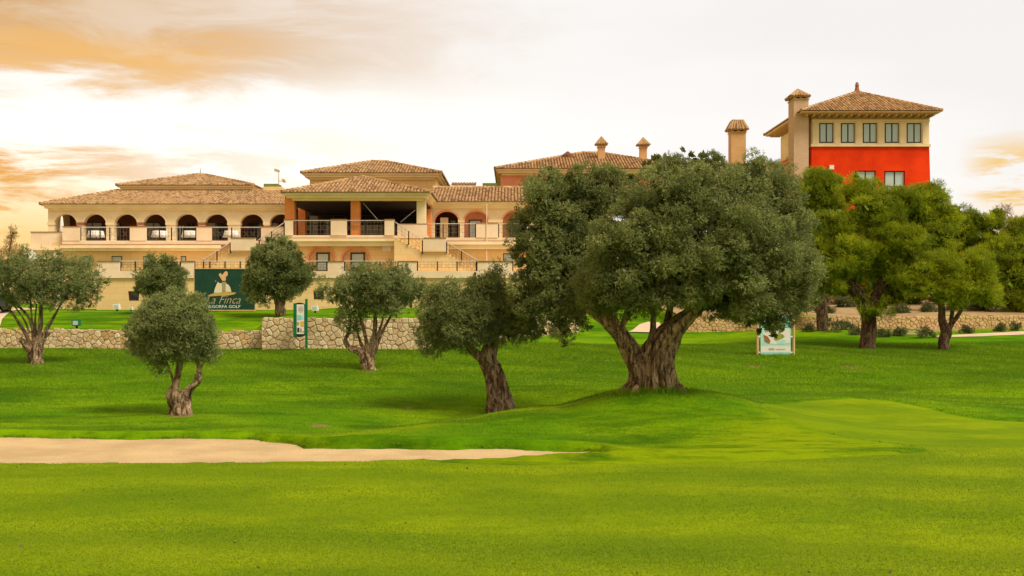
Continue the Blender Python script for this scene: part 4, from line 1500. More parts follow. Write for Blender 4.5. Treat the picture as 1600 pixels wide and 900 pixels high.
def build_tower():
    d = 82.0
    wins = [(1280, 1302.5), (1313.8, 1336), (1348, 1370.5), (1382.3, 1405), (1416.6, 1440)]
    zb = 2.0
    x0, x1 = X(1268, d), X(1452, d)
    mb = MB()
    wall(mb, d, 1268, 1452, 186, 225.5, .4, [(a, b, 192, 223.5, 0) for a, b in wins])
    mb.box(x0, x0 + .4, d + .41, 91, Z(225.5, d), Z(186, d))
    mb.box(x1 - .4, x1, d + .41, 91, Z(225.5, d), Z(186, d))
    mb.box(x0, x1, 91, 91.4, Z(225.5, d), Z(186, d))
    mb.build('window_storey_wall', M['cream'], tower)
    for a, b in zip([1268.3] + [w[1] for w in wins], [w[0] for w in wins] + [1451.7]):
        boxpart(tower, 'pilaster', 'cream', d - .07, d - .002, a + 1.2, b - 1.2, 190.5, 225, d)
    boxpart(tower, 'string_course', 'moulding', d - .16, 91.5, 1266.8, 1453.2, 225.6, 229.3, d)
    boxpart(tower, 'string_course', 'moulding', d - .10, d - .001, 1268, 1452, 187, 190.4, d)
    mb = MB()
    lw = [(1336, 1368.5, 266.5, 302, 0), (1381.5, 1414, 267, 302, 0)]
    wall(mb, d, 1268, 1452, 229.4, 520, .4, lw)
    mb.box(x0, x0 + .4, d + .41, 91, zb, Z(229.4, d))
    mb.box(x1 - .4, x1, d + .41, 91, zb, Z(229.4, d))
    # slightly battered outer skin on the right corner
    mb.prism_y([(x1, Z(229.4, d)), (x1, zb), (x1 + .38, zb)], d + .003, 91)
    mb.build('red_wall', M['red'], tower)
    for a, b in wins:
        window(tower, d + .14, a, b, 192, 223.5, 'glass_blind', 1, 0, .09)
    window(tower, d + .14, 1336, 1368.5, 266.5, 302, 'glass_blind', 1, 0, .09)
    window(tower, d + .14, 1381.5, 1414, 267, 302, 'glass_blind', 1, .3, .09)
    boxpart(tower, 'wall_lamp', 'white', d - .2, d - .002, 1295, 1302, 258.5, 265, d)
    boxpart(tower, 'inner_floor', 'ceiling', d + .6, 90.5, 1270, 1450, 226, 228, d)
    # roof with deep eaves and rafter tails
    e0 = 80.7
    xa, xb = X(1252, e0), X(1472.5, e0)
    ze = Z(173, e0)
    zr = Z(143.5, 86)
    rx = X(1341, 86)
    A, B, C_, D = (xa, e0, ze), (xb, e0, ze), (xb, 92.7, ze), (xa, 92.7, ze)
    R = (rx, 86.3, zr)
    tile_roof(tower, [[A, B, R], [B, C_, R], [C_, D, R], [D, A, R]], [(A, R), (B, R), (C_, R), (D, R)])
    f = MB()
    f.box(xa + .06, xb - .06, e0 + .06, 92.6, ze - .09, ze - .015)
    f.build('eave_board', M['moulding'], tower)
    f = MB().box(xa + .16, xb - .16, e0 + .16, 92.5, ze - .15, ze - .092)
    f.build('soffit', M['timber'], tower)
    n = 18
    for i in range(n):
        x = xa + .5 + (xb - xa - 1.0) * i / (n - 1)
        mb = MB()
        mb.prism_y([(x - .055, ze - .32), (x + .055, ze - .32), (x + .055, ze - .152), (x - .055, ze - .152)], e0 + .3, d + .02)
        mb.build('rafter_tail', M['timber'], tower)
    for i in range(16):
        y = d + .4 + i * .62
        mb = MB().box(xa + .3, x0 + .02, y - .055, y + .055, ze - .32, ze - .152)
        mb.build('rafter_tail', M['timber'], tower)
        mb = MB().box(x1 - .02, xb - .3, y - .055, y + .055, ze - .32, ze - .152)
        mb.build('rafter_tail', M['timber'], tower)
    boxpart(tower, 'frieze', 'brick', d + .01, 91.3, 1268.4, 1451.6, 178, 186.9, d)
    c = Vector(R)
    MB().tube([c + Vector((0, 0, -.1)), c + Vector((0, 0, .12)), c + Vector((0, 0, .16)), c + Vector((0, 0, .5)), c + Vector((0, 0, .52)), c + Vector((0, 0, .8))],
              [.30, .26, .19, .13, .17, .09], 10).build('finial', M['coping'], tower)
    chimney(tower, 81.6, 1240.3, 1263.5, 155.5, 420, 1236, 1265, 136.5, 150.5, M['brick'], dep=1.6)


build_tower()

# ------------------------------------------------------------------ signs
def flat_polys(name, polys, d, mat_, parent, th=0.012, ox=0, oy=0, sc=1.0):
    """polygons in pixels, raised th proud of plane d"""
    mb = MB()
    for pl in polys:
        pts = [(X(ox + p[0] / sc, d), Z(oy + p[1] / sc, d)) for p in pl]
        ar = sum(pts[i][0] * pts[(i + 1) % len(pts)][1] - pts[(i + 1) % len(pts)][0] * pts[i][1] for i in range(len(pts)))
        if ar < 0: pts = pts[::-1]
        mb.prism_y(pts, d - th, d)
    return mb.build(name, mat_, parent)


def text(name, body, px0, px1, pybase, hpx, d, mat_, parent, shear=0.0, off=0.0):
    cu = bpy.data.curves.new(name, 'FONT')
    cu.body = body
    cu.shear = shear
    cu.resolution_u = 2
    cu.extrude = 0.004
    cu.offset = off
    ob = bpy.data.objects.new(name, cu)
    me = bpy.data.meshes.new_from_object(ob)
    bpy.data.objects.remove(ob)
    co = np.empty(len(me.vertices) * 3, np.float32)
    me.vertices.foreach_get('co', co)
    co = co.reshape(-1, 3)
    mn, mx = co.min(0), co.max(0)
    capm = co[:, 1].max()
    o = ORG[parent.name]
    x = X(px0, d) + (co[:, 0] - mn[0]) / (mx[0] - mn[0]) * (X(px1, d) - X(px0, d))
    z = Z(pybase, d) + co[:, 1] / capm * hpx / FPX * d
    y = d - 0.002 - (co[:, 2] - mn[2])
    me.vertices.foreach_set('co', np.stack([x - o.x, y - o.y, z - o.z], 1).astype(np.float32).ravel())
    me.update()
    return link(name, me, mat_, parent)


M['gold_print'] = mat('gold_print', (0.62, 0.42, 0.12), (0.52, 0.36, 0.10), 5, 0.5)
M['skin_print'] = mat('tan_print', (0.80, 0.48, 0.24), (0.72, 0.42, 0.20), 5, 0.5)
M['cream_print'] = mat('cream_print', (0.80, 0.72, 0.50), (0.78, 0.66, 0.40), 5, 0.5)
M['taupe2_print'] = mat('tan_lettering', (0.56, 0.45, 0.28), (0.50, 0.38, 0.22), 5, 0.5)
M['taupe_print'] = mat('taupe_print', (0.42, 0.34, 0.20), (0.36, 0.29, 0.17), 5, 0.5)
M['pale_print'] = mat('pale_print', (0.66, 0.74, 0.66), (0.60, 0.66, 0.58), 5, 0.5)
M['teal_print'] = mat('teal_print', (0.22, 0.62, 0.55), (0.18, 0.55, 0.50), 2, 0.5)
M['teal2_print'] = mat('pale_teal_print', (0.42, 0.72, 0.66), (0.34, 0.64, 0.58), 2, 0.5)
M['offwhite_print'] = mat('off_white_print', (0.74, 0.72, 0.66), (0.70, 0.67, 0.60), 2, 0.5)
M['olive_print'] = mat('olive_print', (0.34, 0.36, 0.04), (0.22, 0.25, 0.04), 9, 0.5)
M['rust_print'] = mat('rust_print', (0.42, 0.16, 0.05), (0.26, 0.12, 0.05), 9, 0.5)
M['orange_print'] = mat('orange_print', (0.78, 0.42, 0.08), (0.70, 0.36, 0.06), 9, 0.5)


def billboard():
    d = 61.5
    root = thing('billboard', (X(351, d), d, Z(487, d)), 'dark green billboard with a golfer emblem and club lettering on the upper lawn', 'billboard')
    boxpart(root, 'panel', 'darkgreen', d, d + .07, 304, 398, 420.5, 484)
    f = MB()
    for a, b, t, bo in ((303.2, 398.8, 419.2, 420.4), (303.2, 398.8, 484.1, 486), (303.0, 303.95, 420.4, 484.1), (398.05, 399, 420.4, 484.1)):
        f.box(X(a, d), X(b, d), d - .03, d + .09, Z(bo, d), Z(t, d))
    f.build('frame', M['timber'], root)
    for px in (308, 351, 394):
        MB().box(X(px, d) - .06, X(px, d) + .06, d + .1, d + .2, Z(500, d), Z(421, d)).build('post', M['taupe_print'], root)
    ox, oy, s = 296, 410, 10.59
    k = dict(ox=ox, oy=oy, sc=s)
    flat_polys('emblem_swoosh', [[(290, 560), (330, 535), (420, 505), (600, 488), (780, 500), (740, 530), (640, 548), (480, 552), (350, 562)]], d, M['gold_print'], root, .012, **k)
    flat_polys('emblem_skirt', [[(405, 500), (420, 440), (440, 390), (460, 345), (475, 322), (495, 345), (540, 345), (540, 495), (470, 502)], [(600, 345), (640, 365), (670, 405), (690, 470), (692, 489), (600, 486)]], d, M['cream_print'], root, .016, **k)
    flat_polys('emblem_body', [[(540, 320), (605, 318), (600, 486), (540, 490)]], d, M['taupe_print'], root, .020, **k)
    flat_polys('emblem_golfer', [[(500, 235), (488, 205), (500, 182), (522, 178), (530, 200), (545, 205), (560, 190), (580, 160), (605, 142), (630, 160), (636, 200), (625, 225), (600, 240), (605, 270), (598, 305), (545, 305), (520, 265), (510, 240)]], d, M['skin_print'], root, .024, **k)
    flat_polys('emblem_ball', [[(428, 300), (440, 300), (446, 310), (440, 320), (428, 320), (422, 310)]], d, M['gold_print'], root, .012, **k)
    text('lettering', 'La Finca', 322, 376, 474.5, 12.5, d, M['taupe2_print'], root, 0.45, -0.012)
    text('lettering', 'ALGORFA GOLF', 322, 375.5, 481.2, 4.6, d, M['pale_print'], root, 0, 0.012)


def totem():
    d = 48.3
    root = thing('notice_sign', (X(478, d), d, Z(541, d)), 'narrow green framed notice sign on a post before the pale stone wall', 'sign')
    z = lambda py: Z(py, d)
    # post
    MB().box(X(476.3, d), X(479.8, d), d + .06, d + .16, z(545), z(467)).build('post', M['greenpost'], root)
    # body: curved top and bottom
    n = 8
    top = [(X(459.3 + 17.0 * i / n, d), z(475 - 2.2 * math.sin(math.pi * i / n))) for i in range(n + 1)]
    bot = [(X(460.2 + 16.1 * i / n, d), z(524.2 + 2.6 * math.sin(math.pi * i / n))) for i in range(n + 1)]
    mb = MB().prism_y(bot + top[::-1], d - .05, d + .05)
    mb.build('case', M['black'], root)
    mb = MB().prism_y([(X(459.0, d), z(526)), (X(463.6, d), z(528)), (X(463.6, d), z(473.5)), (X(459.0, d), z(474))], d - .09, d + .04)
    mb.build('side_frame', M['greenpost'], root)
    mb = MB().box(X(476.0, d), X(478.0, d), d - .08, d + .04, z(522), z(475))
    mb.build('side_frame', M['greenpost'], root)
    boxpart(root, 'poster', 'offwhite_print', d - .066, d - .052, 464.0, 475.8, 475.6, 521.8, d)
    dd = d - .066
    for nm, m_, a, b, t, bo in (('poster_picture', 'teal_print', 465, 471, 492, 499.5), ('poster_picture', 'teal2_print', 471.5, 474.5, 493, 498.5), ('poster_picture', 'orange_print', 470, 475.3, 502, 510),
                                ('poster_picture', 'olive_print', 464.8, 467.5, 503, 508), ('poster_picture', 'black', 465, 468, 512, 519), ('poster_picture', 'taupe_print', 469, 472, 513, 519), ('poster_picture', 'taupe_print', 473, 475.2, 517, 519.5)):
        boxpart(root, nm, m_, dd - .008, dd - .001, a, b, t, bo, d)
    mb = MB()
    for i in range(5):
        w = (6, 8, 7, 8.5, 5)[i]
        mb.box(X(470 - w / 2, dd), X(470 + w / 2, dd), dd - .006, dd - .001, z(479.6 + i * 2), z(479 + i * 2))
    mb.build('poster_lines', M['rust_print'], root)


def info_board():
    d = 46.6
    root = thing('information_board', (X(1212, d), d, Z(561, d)), 'turquoise information board between two timber posts under the big olive', 'sign')
    for a, b, t, bo in ((1182, 1185.8, 512, 566), (1238.5, 1242.6, 486, 567)):
        x0, x1 = X(a, d), X(b, d)
        MB().tube([((x0 + x1) / 2, d + .05, Z(bo, d)), ((x0 + x1) / 2, d + .05, Z(t if a > 1200 else 490, d))], [(x1 - x0) / 2] * 2, 12).build('post', M['timber'], root, False)
    boxpart(root, 'panel', 'teal2_print', d, d + .04, 1188.5, 1235.5, 492, 558.8, d)
    for t, bo, m_ in ((541.0, 550.5, 'offwhite_print'), (550.6, 558.6, 'teal_print'), (494, 512, 'teal_print')):
        boxpart(root, 'print_band', m_, d - .006, d - .001, 1188.8, 1235.2, t, bo, d)
    flat_polys('course_picture', [[(1192, 520), (1206, 514), (1222, 512), (1234, 514), (1234, 536), (1218, 538), (1204, 537), (1194, 531)]], d, M['offwhite_print'], root, .008)
    flat_polys('course_picture', [[(1211, 524), (1217, 520), (1224, 523), (1226, 527), (1220, 530), (1213, 533), (1209, 530)]], d - .008, M['olive_print'], root, .006)
    flat_polys('course_picture', [[(1193, 523), (1200, 526), (1204, 533), (1202, 537), (1195, 533)]], d - .008, M['rust_print'], root, .006)
    flat_polys('course_picture', [[(1213, 534), (1222, 530), (1230, 532), (1224, 536), (1216, 537)]], d - .008, M['teal2_print'], root, .006)
    mb = MB()
    for i in range(4):
        mb.box(X(1201 + i * 2.3, d), X(1202.6 + i * 2.3, d), d - .012, d - .007, Z(547.2, d), Z(544, d))
    for i in range(9):
        mb.box(X(1212 + i * 1.7, d), X(1213.1 + i * 1.7, d), d - .012, d - .007, Z(546.8, d), Z(545.2, d))
    mb.build('print_lines', M['taupe_print'], root)
    mb = MB()
    for py in (526, 550.5):
        mb.box(X(1185.8, d), X(1188.5, d), d + .01, d + .03, Z(py + 1, d), Z(py - 1, d))
        mb.box(X(1235.5, d), X(1238.6, d), d + .01, d + .03, Z(py + 1, d), Z(py - 1, d))
    mb.build('bracket', M['white'], root)


def floodlight(px, py, d, s, label, m_):
    p = P(px, py, d)
    p.z = float(T(p.x, p.y)) + .045
    root = thing('floodlight', p, label, 'lamp', 'ground floodlights on the upper lawn')
    MB().box(p.x - .04, p.x + .04, p.y - .04, p.y + .04, p.z - .1, p.z + .18 * s).build('bracket', M['iron'], root)
    mb = MB()
    mb.prism_y([(p.x - .16 * s, p.z + .12 * s), (p.x + .18 * s, p.z + .12 * s), (p.x + .14 * s, p.z + .42 * s), (p.x - .20 * s, p.z + .40 * s)], p.y - .14 * s, p.y + .10 * s)
    mb.build('housing', m_, root)
    mb = MB().box(p.x - .13 * s, p.x + .11 * s, p.y - .14 * s - .012, p.y - .14 * s - .002, p.z + .17 * s, p.z + .36 * s)
    mb.build('lens', M['glass_blind'], root)


billboard()
totem()
info_board()
floodlight(183, 490, 62, 1.0, 'white floodlight box on the upper lawn, leftmost of the white ones', M['white'])
floodlight(205, 491, 62, 0.6, 'small white floodlight on the upper lawn beside the small round olive', M['white'])
floodlight(492.5, 487, 58, 0.95, 'white floodlight above the tall stone wall right of the notice sign', M['white'])
floodlight(120, 512, 51.2, 1.0, 'dark green floodlight on the edge of the low stone wall', M['greenpost'])


def car():
    d = 60.0
    cx = X(-38, d)
    z0 = float(T(cx, d)) + 0.08
    root = thing('parked_car', (cx, d, z0), 'dark blue grey parked car cut off by the left edge on the beige road', 'car')
    body_m = mat('dark_car_paint', (0.05, 0.06, 0.075), (0.04, 0.05, 0.065), 2, 0.3, metallic=0.4, spec=0.5)
    L = 2.05
    prof = [(-L, .35), (-L, .62), (-L + .15, .78), (-L + 1.05, .92), (-L + 1.7, 1.38), (.55, 1.42), (1.45, .98), (1.95, .90), (L, .70), (L, .35)]
    mb = MB()
    secs = [(-.86, .94), (-.80, 1.0), (.80, 1.0), (.86, .94)]
    rings = []
    for y, s in secs:
        b = len(mb.v)
        mb.v += [(cx + x * s, d + y * (1 if z < 1 else .84), z0 + .35 + (z - .35) * s) for x, z in prof]
        rings.append(b)
    n = len(prof)
    for r in range(3):
        for i in range(n):
            j = (i + 1) % n
            mb.f.append((rings[r] + i, rings[r] + j, rings[r + 1] + j, rings[r + 1] + i))
    mb.f.append(tuple(rings[0] + i for i in reversed(range(n))))
    mb.f.append(tuple(rings[3] + i for i in range(n)))
    mb.build('body', body_m, root)
    for sx in (-1.25, 1.25):
        for sy in (-.82, .82):
            w = MB().tube([(cx + sx, d + sy - .1, z0 + .31), (cx + sx, d + sy + .1, z0 + .31)], [.31, .31], 18)
            wo = w.build('wheel', M['black'], root)
            MB().tube([(cx + sx, d + sy - .112, z0 + .31), (cx + sx, d + sy + .112, z0 + .31)], [.19, .19], 14).build('rim', M['rail'], wo)
    g = MB()
    g.prism_y([(cx - .85, z0 + .95), (cx + .35, z0 + .97), (cx + .1, z0 + 1.32), (cx - .4, z0 + 1.30)], d - .80, d - .775)
    g.build('side_window', M['glass'], root)
    for sy in (-.6, .6):
        MB().box(cx + L - .06, cx + L + .01, d + sy - .14, d + sy + .14, z0 + .66, z0 + .80).build('tail_light', M['red'], root)


car()


def cafe_table(px, label):
    d = 79.3
    x, z = X(px, d), Z(375.8, 78.0)
    root = thing('cafe_table', (x, d, z), label, 'table', 'terrace tables of the clubhouse')
    MB().tube([(x, d, z + .02), (x, d, z + .68)], [.05, .05], 8).build('pedestal', M['iron'], root)
    n = 20
    mb = MB().tube([(x, d, z + .30), (x, d, z + .50), (x, d, z + .74), (x, d, z + .76)], [.62, .56, .52, .50], n, lambda a, t: 1 + .05 * math.sin(7 * a) * (1 - t))
    mb.build('tablecloth', M['white'], root, True)


def folded_parasol(px, d, label):
    x, z = X(px, d), Z(375.8, 78.0)
    root = thing('folded_parasol', (x, d, z), label, 'parasol')
    MB().tube([(x, d, z), (x, d, z + 1.9)], [.03, .025], 8).build('pole', M['rail'], root)
    MB().box(x - .28, x + .28, d - .28, d + .28, z + .01, z + .08).build('base', M['iron'], root)
    MB().tube([(x, d, z + .55), (x, d, z + .7), (x, d, z + 1.2), (x, d, z + 1.75), (x, d, z + 1.86)], [.10, .16, .13, .07, .015], 14, lambda a, t: 1 + .16 * math.sin(6 * a)).build('canopy', M['white'], root, True)


cafe_table(150, 'white clothed table behind the first railing of the left arcade')
cafe_table(250, 'white clothed table behind the second railing of the left arcade, left one')
cafe_table(297, 'white clothed table behind the second railing of the left arcade, right one')
cafe_table(362, 'white clothed table behind the third railing of the left arcade')
folded_parasol(96.5, 79.6, 'folded white parasol at the left corner of the upper balcony')

# ------------------------------------------------------------------ trees
def catmull(pts, m):
    out = []
    n = len(pts)
    A = np.array(pts, float)
    for i in range(n - 1):
        p0, p1, p2, p3 = A[max(i - 1, 0)], A[i], A[i + 1], A[min(i + 2, n - 1)]
        for k in range(m):
            t = k / m
            out.append(0.5 * ((2 * p1) + (-p0 + p2) * t + (2 * p0 - 5 * p1 + 4 * p2 - p3) * t * t + (-p0 + 3 * p1 - 3 * p2 + p3) * t ** 3))
    out.append(A[-1])
    return out


def limb(mb, d, pts, seg, amp, seed, m=9):
    """pts (px, py, depth offset m, radius px)"""
    r_ = random.Random(seed)
    w = [(*P(p[0], p[1], d + p[2]), p[3] / FPX * d) for p in pts]
    c = catmull(w, m)
    ph = [r_.uniform(0, 6.28) for _ in range(6)]
    tw = r_.uniform(1.5, 4)

    def fl(a, t):
        return 1 + amp * (.55 * math.sin(3 * a + tw * t + ph[0]) + .5 * math.sin(5 * a - 1.3 * tw * t + ph[1]) * (1 + .5 * math.sin(9 * t + ph[4])) + .35 * math.sin(8 * a + 7 * t + ph[2]) + .3 * math.sin(2 * a + 14 * t + ph[3]) + .3 * math.sin(13 * a + 5 * math.sin(6 * t + ph[4]) + ph[5]) + .2 * math.sin(7 * a + 31 * t))

    mb.tube([q[:3] for q in c], [max(q[3], .008) for q in c], seg, fl if amp else None)


def strands(mb, d, pts, n, rp, seed):
    """ropy strands winding up the outside of a trunk; gaps between them are the clefts"""
    r_ = random.Random(seed)
    w = [(*P(p[0], p[1], d + p[2]), p[3] / FPX * d) for p in pts]
    c = catmull(w, 7)
    for k in range(n):
        a0 = 2 * math.pi * k / n + r_.uniform(-.25, .25)
        tw = r_.uniform(-.9, 1.5)
        i0 = 0 if r_.random() < .75 else r_.randint(1, len(c) // 4)
        i1 = len(c) - r_.randint(1, max(2, len(c) // 2))
        pp, rr = [], []
        ph = r_.uniform(0, 6)
        R0 = rp * r_.uniform(.6, 1.35) / FPX * d
        for i in range(i0, i1):
            t = i / len(c)
            q = c[i]
            a = a0 + tw * t + .25 * math.sin(7 * t + ph)
            rad = q[3] * (.70 + .15 * math.sin(11 * t + ph))
            flare = 1 + .34 * max(0, 1 - t * 7)
            pp.append((q[0] + rad * flare * math.cos(a), q[1] + rad * flare * math.sin(a), q[2]))
            rr.append(R0 * (1 - .55 * (i - i0) / max(1, i1 - i0)) * (1 + .35 * math.sin(17 * t + 2 * ph)))
        if len(pp) > 3:
            f = lambda a, t, ph=ph: 1 + .18 * math.sin(3 * a + 9 * t + ph) + .12 * math.sin(5 * a - 16 * t)
            mb.tube(pp, rr, 10, f)


def unit(v):
    return v / np.maximum(np.linalg.norm(v, axis=-1, keepdims=True), 1e-9)


def foliage(d, lobes, n, ll, lw, seed, clump=0.16, per=45, up=0.35, droop=0.0, spr=6, fill=0.06, shell=0.16, front=0.75, tone=0.0, flat=1.0, sub=0.62, stray=3, grow=1.0):
    """n leaves in clumps of sprigs over the lobes. returns verts (n*4,3), var"""
    g = np.random.default_rng(seed)
    C = np.array([[X(l[0], d + l[4]), d + l[4], Z(l[1], d + l[4])] for l in lobes])
    s = d / FPX
    R = np.array([[l[2] * s, (l[2] + l[3]) / 2 * s * (l[5] if len(l) > 5 else 1.0), l[3] * s] for l in lobes])
    # break the big lobes into a core with smaller swellings on it
    C2, R2 = [], []
    for c, r in zip(C, R):
        m = float(r.mean())
        if m < sub:
            C2.append(c); R2.append(r); continue
        C2.append(c); R2.append(r * .86)
        for _ in range(int(10 + 9 * m)):
            v = unit(g.normal(size=3))
            if v[1] > .3: v[1] = -v[1]
            C2.append(c + v * r * g.uniform(.64, .84))
            R2.append(np.full(3, 1.0) * g.uniform(.26, .40) * min(m, 1.6) * np.array([1.1, 1.0, .85]))
    for _ in range(len(lobes) * stray):
        k = int(g.integers(len(lobes)))
        v = unit(g.normal(size=3) * np.array([1, .6, 1]))
        C2.append(C[k] + v * R[k] * g.uniform(.92, 1.10))
        R2.append(np.full(3, g.uniform(.5, .9) * clump + .06))
    Cb, Rb = C, R
    C, R = np.array(C2), np.maximum(np.array(R2) - clump * .55, np.array(R2) * .45)
    lobes = [None] * len(C)
    R = R * grow
    area = (R[:, 0] * R[:, 2] + R[:, 0] * R[:, 1] + R[:, 1] * R[:, 2])
    pr = area / area.sum()
    nsp = n // spr
    ncl = max(6, nsp // per)
    # clump centres near the lobe surfaces
    cen, nrm, lob = [], [], []
    tries = 0
    have = 0
    while have < ncl and tries < 30:
        k = g.choice(len(lobes), ncl * 2, p=pr)
        v = unit(g.normal(size=(ncl * 2, 3)))
        keep = (v[:, 1] < 0.15) | (g.random(len(v)) > front)
        lump = 1 + 0.10 * np.sin(v[:, 0] * 7 + k) * np.sin(v[:, 2] * 6 + 2 * k) + 0.06 * np.sin(v[:, 0] * 13 + v[:, 1] * 11)
        r = (1 - np.abs(g.normal(0, shell, len(v)))) * lump
        p = C[k] + v * R[k] * r[:, None]
        q = np.linalg.norm((p[:, None, :] - C[None]) / R[None], axis=2)
        q[np.arange(len(k)), k] = 9
        keep &= (q.min(1) > 0.74) | (g.random(len(v)) < 0.12)
        cen.append(p[keep]); nrm.append(unit(v / R[k])[keep]); lob.append(k[keep])
        have += keep.sum()
        tries += 1
    cen, nrm, lob = np.concatenate(cen)[:ncl], np.concatenate(nrm)[:ncl], np.concatenate(lob)[:ncl]
    ctone = g.normal(0, 0.13, len(cen)) + g.normal(0, .12, len(lobes))[lob]
    ci = g.integers(0, len(cen), nsp)
    crad = clump * g.uniform(.75, 1.35, len(cen))
    jit = unit(g.normal(size=(nsp, 3)) + nrm[ci] * .5) * (crad[ci] * (.35 + .65 * g.random(nsp) ** .45))[:, None] * np.array([1.1, 1.1, flat])
    pos = cen[ci] + jit
    ax = unit(nrm[ci] * 0.4 + np.array([0, 0, up]) + g.normal(0, .4, (nsp, 3)) + unit(jit) * 0.9 - np.array([0, 0, droop]))
    base = np.repeat(pos, spr, 0)
    axr = np.repeat(ax, spr, 0)
    t = np.tile(np.arange(spr) / spr, nsp)[:, None]
    N = nsp * spr
    base = base + axr * t * ll * 1.25
    ld = unit(axr * 0.75 + g.normal(0, .62, (N, 3)))
    ln = ll * g.uniform(.65, 1.25, (N, 1))
    wv = unit(np.cross(ld, g.normal(size=(N, 3)))) * lw * g.uniform(.7, 1.2, (N, 1)) / 2
    mid = base + ld * ln * .45
    V = np.stack([base, mid + wv, base + ld * ln, mid - wv], 1)
    var = np.clip(.46 + tone + np.repeat(ctone[ci], spr) + np.repeat(g.normal(0, .08, nsp), spr) + g.normal(0, .10, N), 0, 1)
    # sparse larger inner leaves that keep the heart of the crown closed
    nf = int(n * fill)
    if nf:
        k = g.choice(len(lobes), nf, p=pr)
        v = unit(g.normal(size=(nf, 3)))
        p = C[k] + v * R[k] * (g.random((nf, 1)) ** .5) * .74
        a = unit(g.normal(size=(nf, 3))) * ll * 1.7
        b = unit(np.cross(a, g.normal(size=(nf, 3)))) * ll * .9
        V = np.concatenate([V, np.stack([p - a, p + b, p + a, p - b], 1)])
        var = np.concatenate([var, np.clip(g.normal(.15, .1, nf), 0, 1)])  # inner leaves coloured darker, painting shade into the crown's heart
    return V.reshape(-1, 4 * 3).reshape(-1, 3), var, Cb, Rb


def tree(name, label, cat, group, d, base, limbs, lobes, n, ll, lw, leafm, barkm, seed, seg=18, amp=.16, twigs=26, twig_r=.022, tip=None, **kw):
    p = P(base[0], base[1], d)
    root = thing(name, p, label, cat, group)
    mb = MB()
    for i, l in enumerate(limbs):
        big = max(q[3] for q in l) / FPX * d
        if max(q[3] for q in l) < 6.5: l = [(*q[:3], q[3] * .78) for q in l]
        if amp > .25 and max(q[3] for q in l) >= 9: l = [(*q[:3], q[3] * .74) for q in l]
        limb(mb, d, l, seg if big > .12 else 9, amp if big > .12 else amp * .5, seed * 31 + i)
    for i, l in enumerate(limbs):
        big = max(q[3] for q in l)
        if amp > .25 and big >= 9 and len(l) > 3:
            strands(mb, d, l, 15 if big > 20 else (11 if big > 13 else 8), big * .27, seed * 17 + i)
    V, var, C, R = foliage(d, lobes, n, ll, lw, seed, **kw)
    # boughs from the limb ends to the lobes
    g = random.Random(seed)
    ends = [Vector(P(l[-1][0], l[-1][1], d + l[-1][2])) for l in limbs if len(l) > 2] or [p]
    bb = mb
    for i in range(twigs):
        k = i % len(C)
        e = min(ends, key=lambda q: (q - Vector(C[k])).length + g.uniform(0, .5))
        t = Vector(C[k]) + Vector((g.uniform(-.5, .5) * R[k][0], g.uniform(-.5, .5) * R[k][1], g.uniform(-.4, .5) * R[k][2]))
        if (t - e).length > 2.6 or abs(t.y - e.y) > 1.3: continue
        m1 = e + (t - e) * .4 + Vector((g.uniform(-.1, .1), g.uniform(-.1, .1), g.uniform(0, .2))) * (t - e).length
        c = catmull([(*e, twig_r * 1.4), (*m1, twig_r), (*t, twig_r * .35)], 4)
        bb.tube([q[:3] for q in c], [q[3] for q in c], 6)
    mb.build('trunk', barkm, root, True)
    np_mesh('crown', V, len(V) // 4, leafm, root, var)
    return root


OG, PG = 'olive trees on the golf lawn', 'pine trees by the red tower'
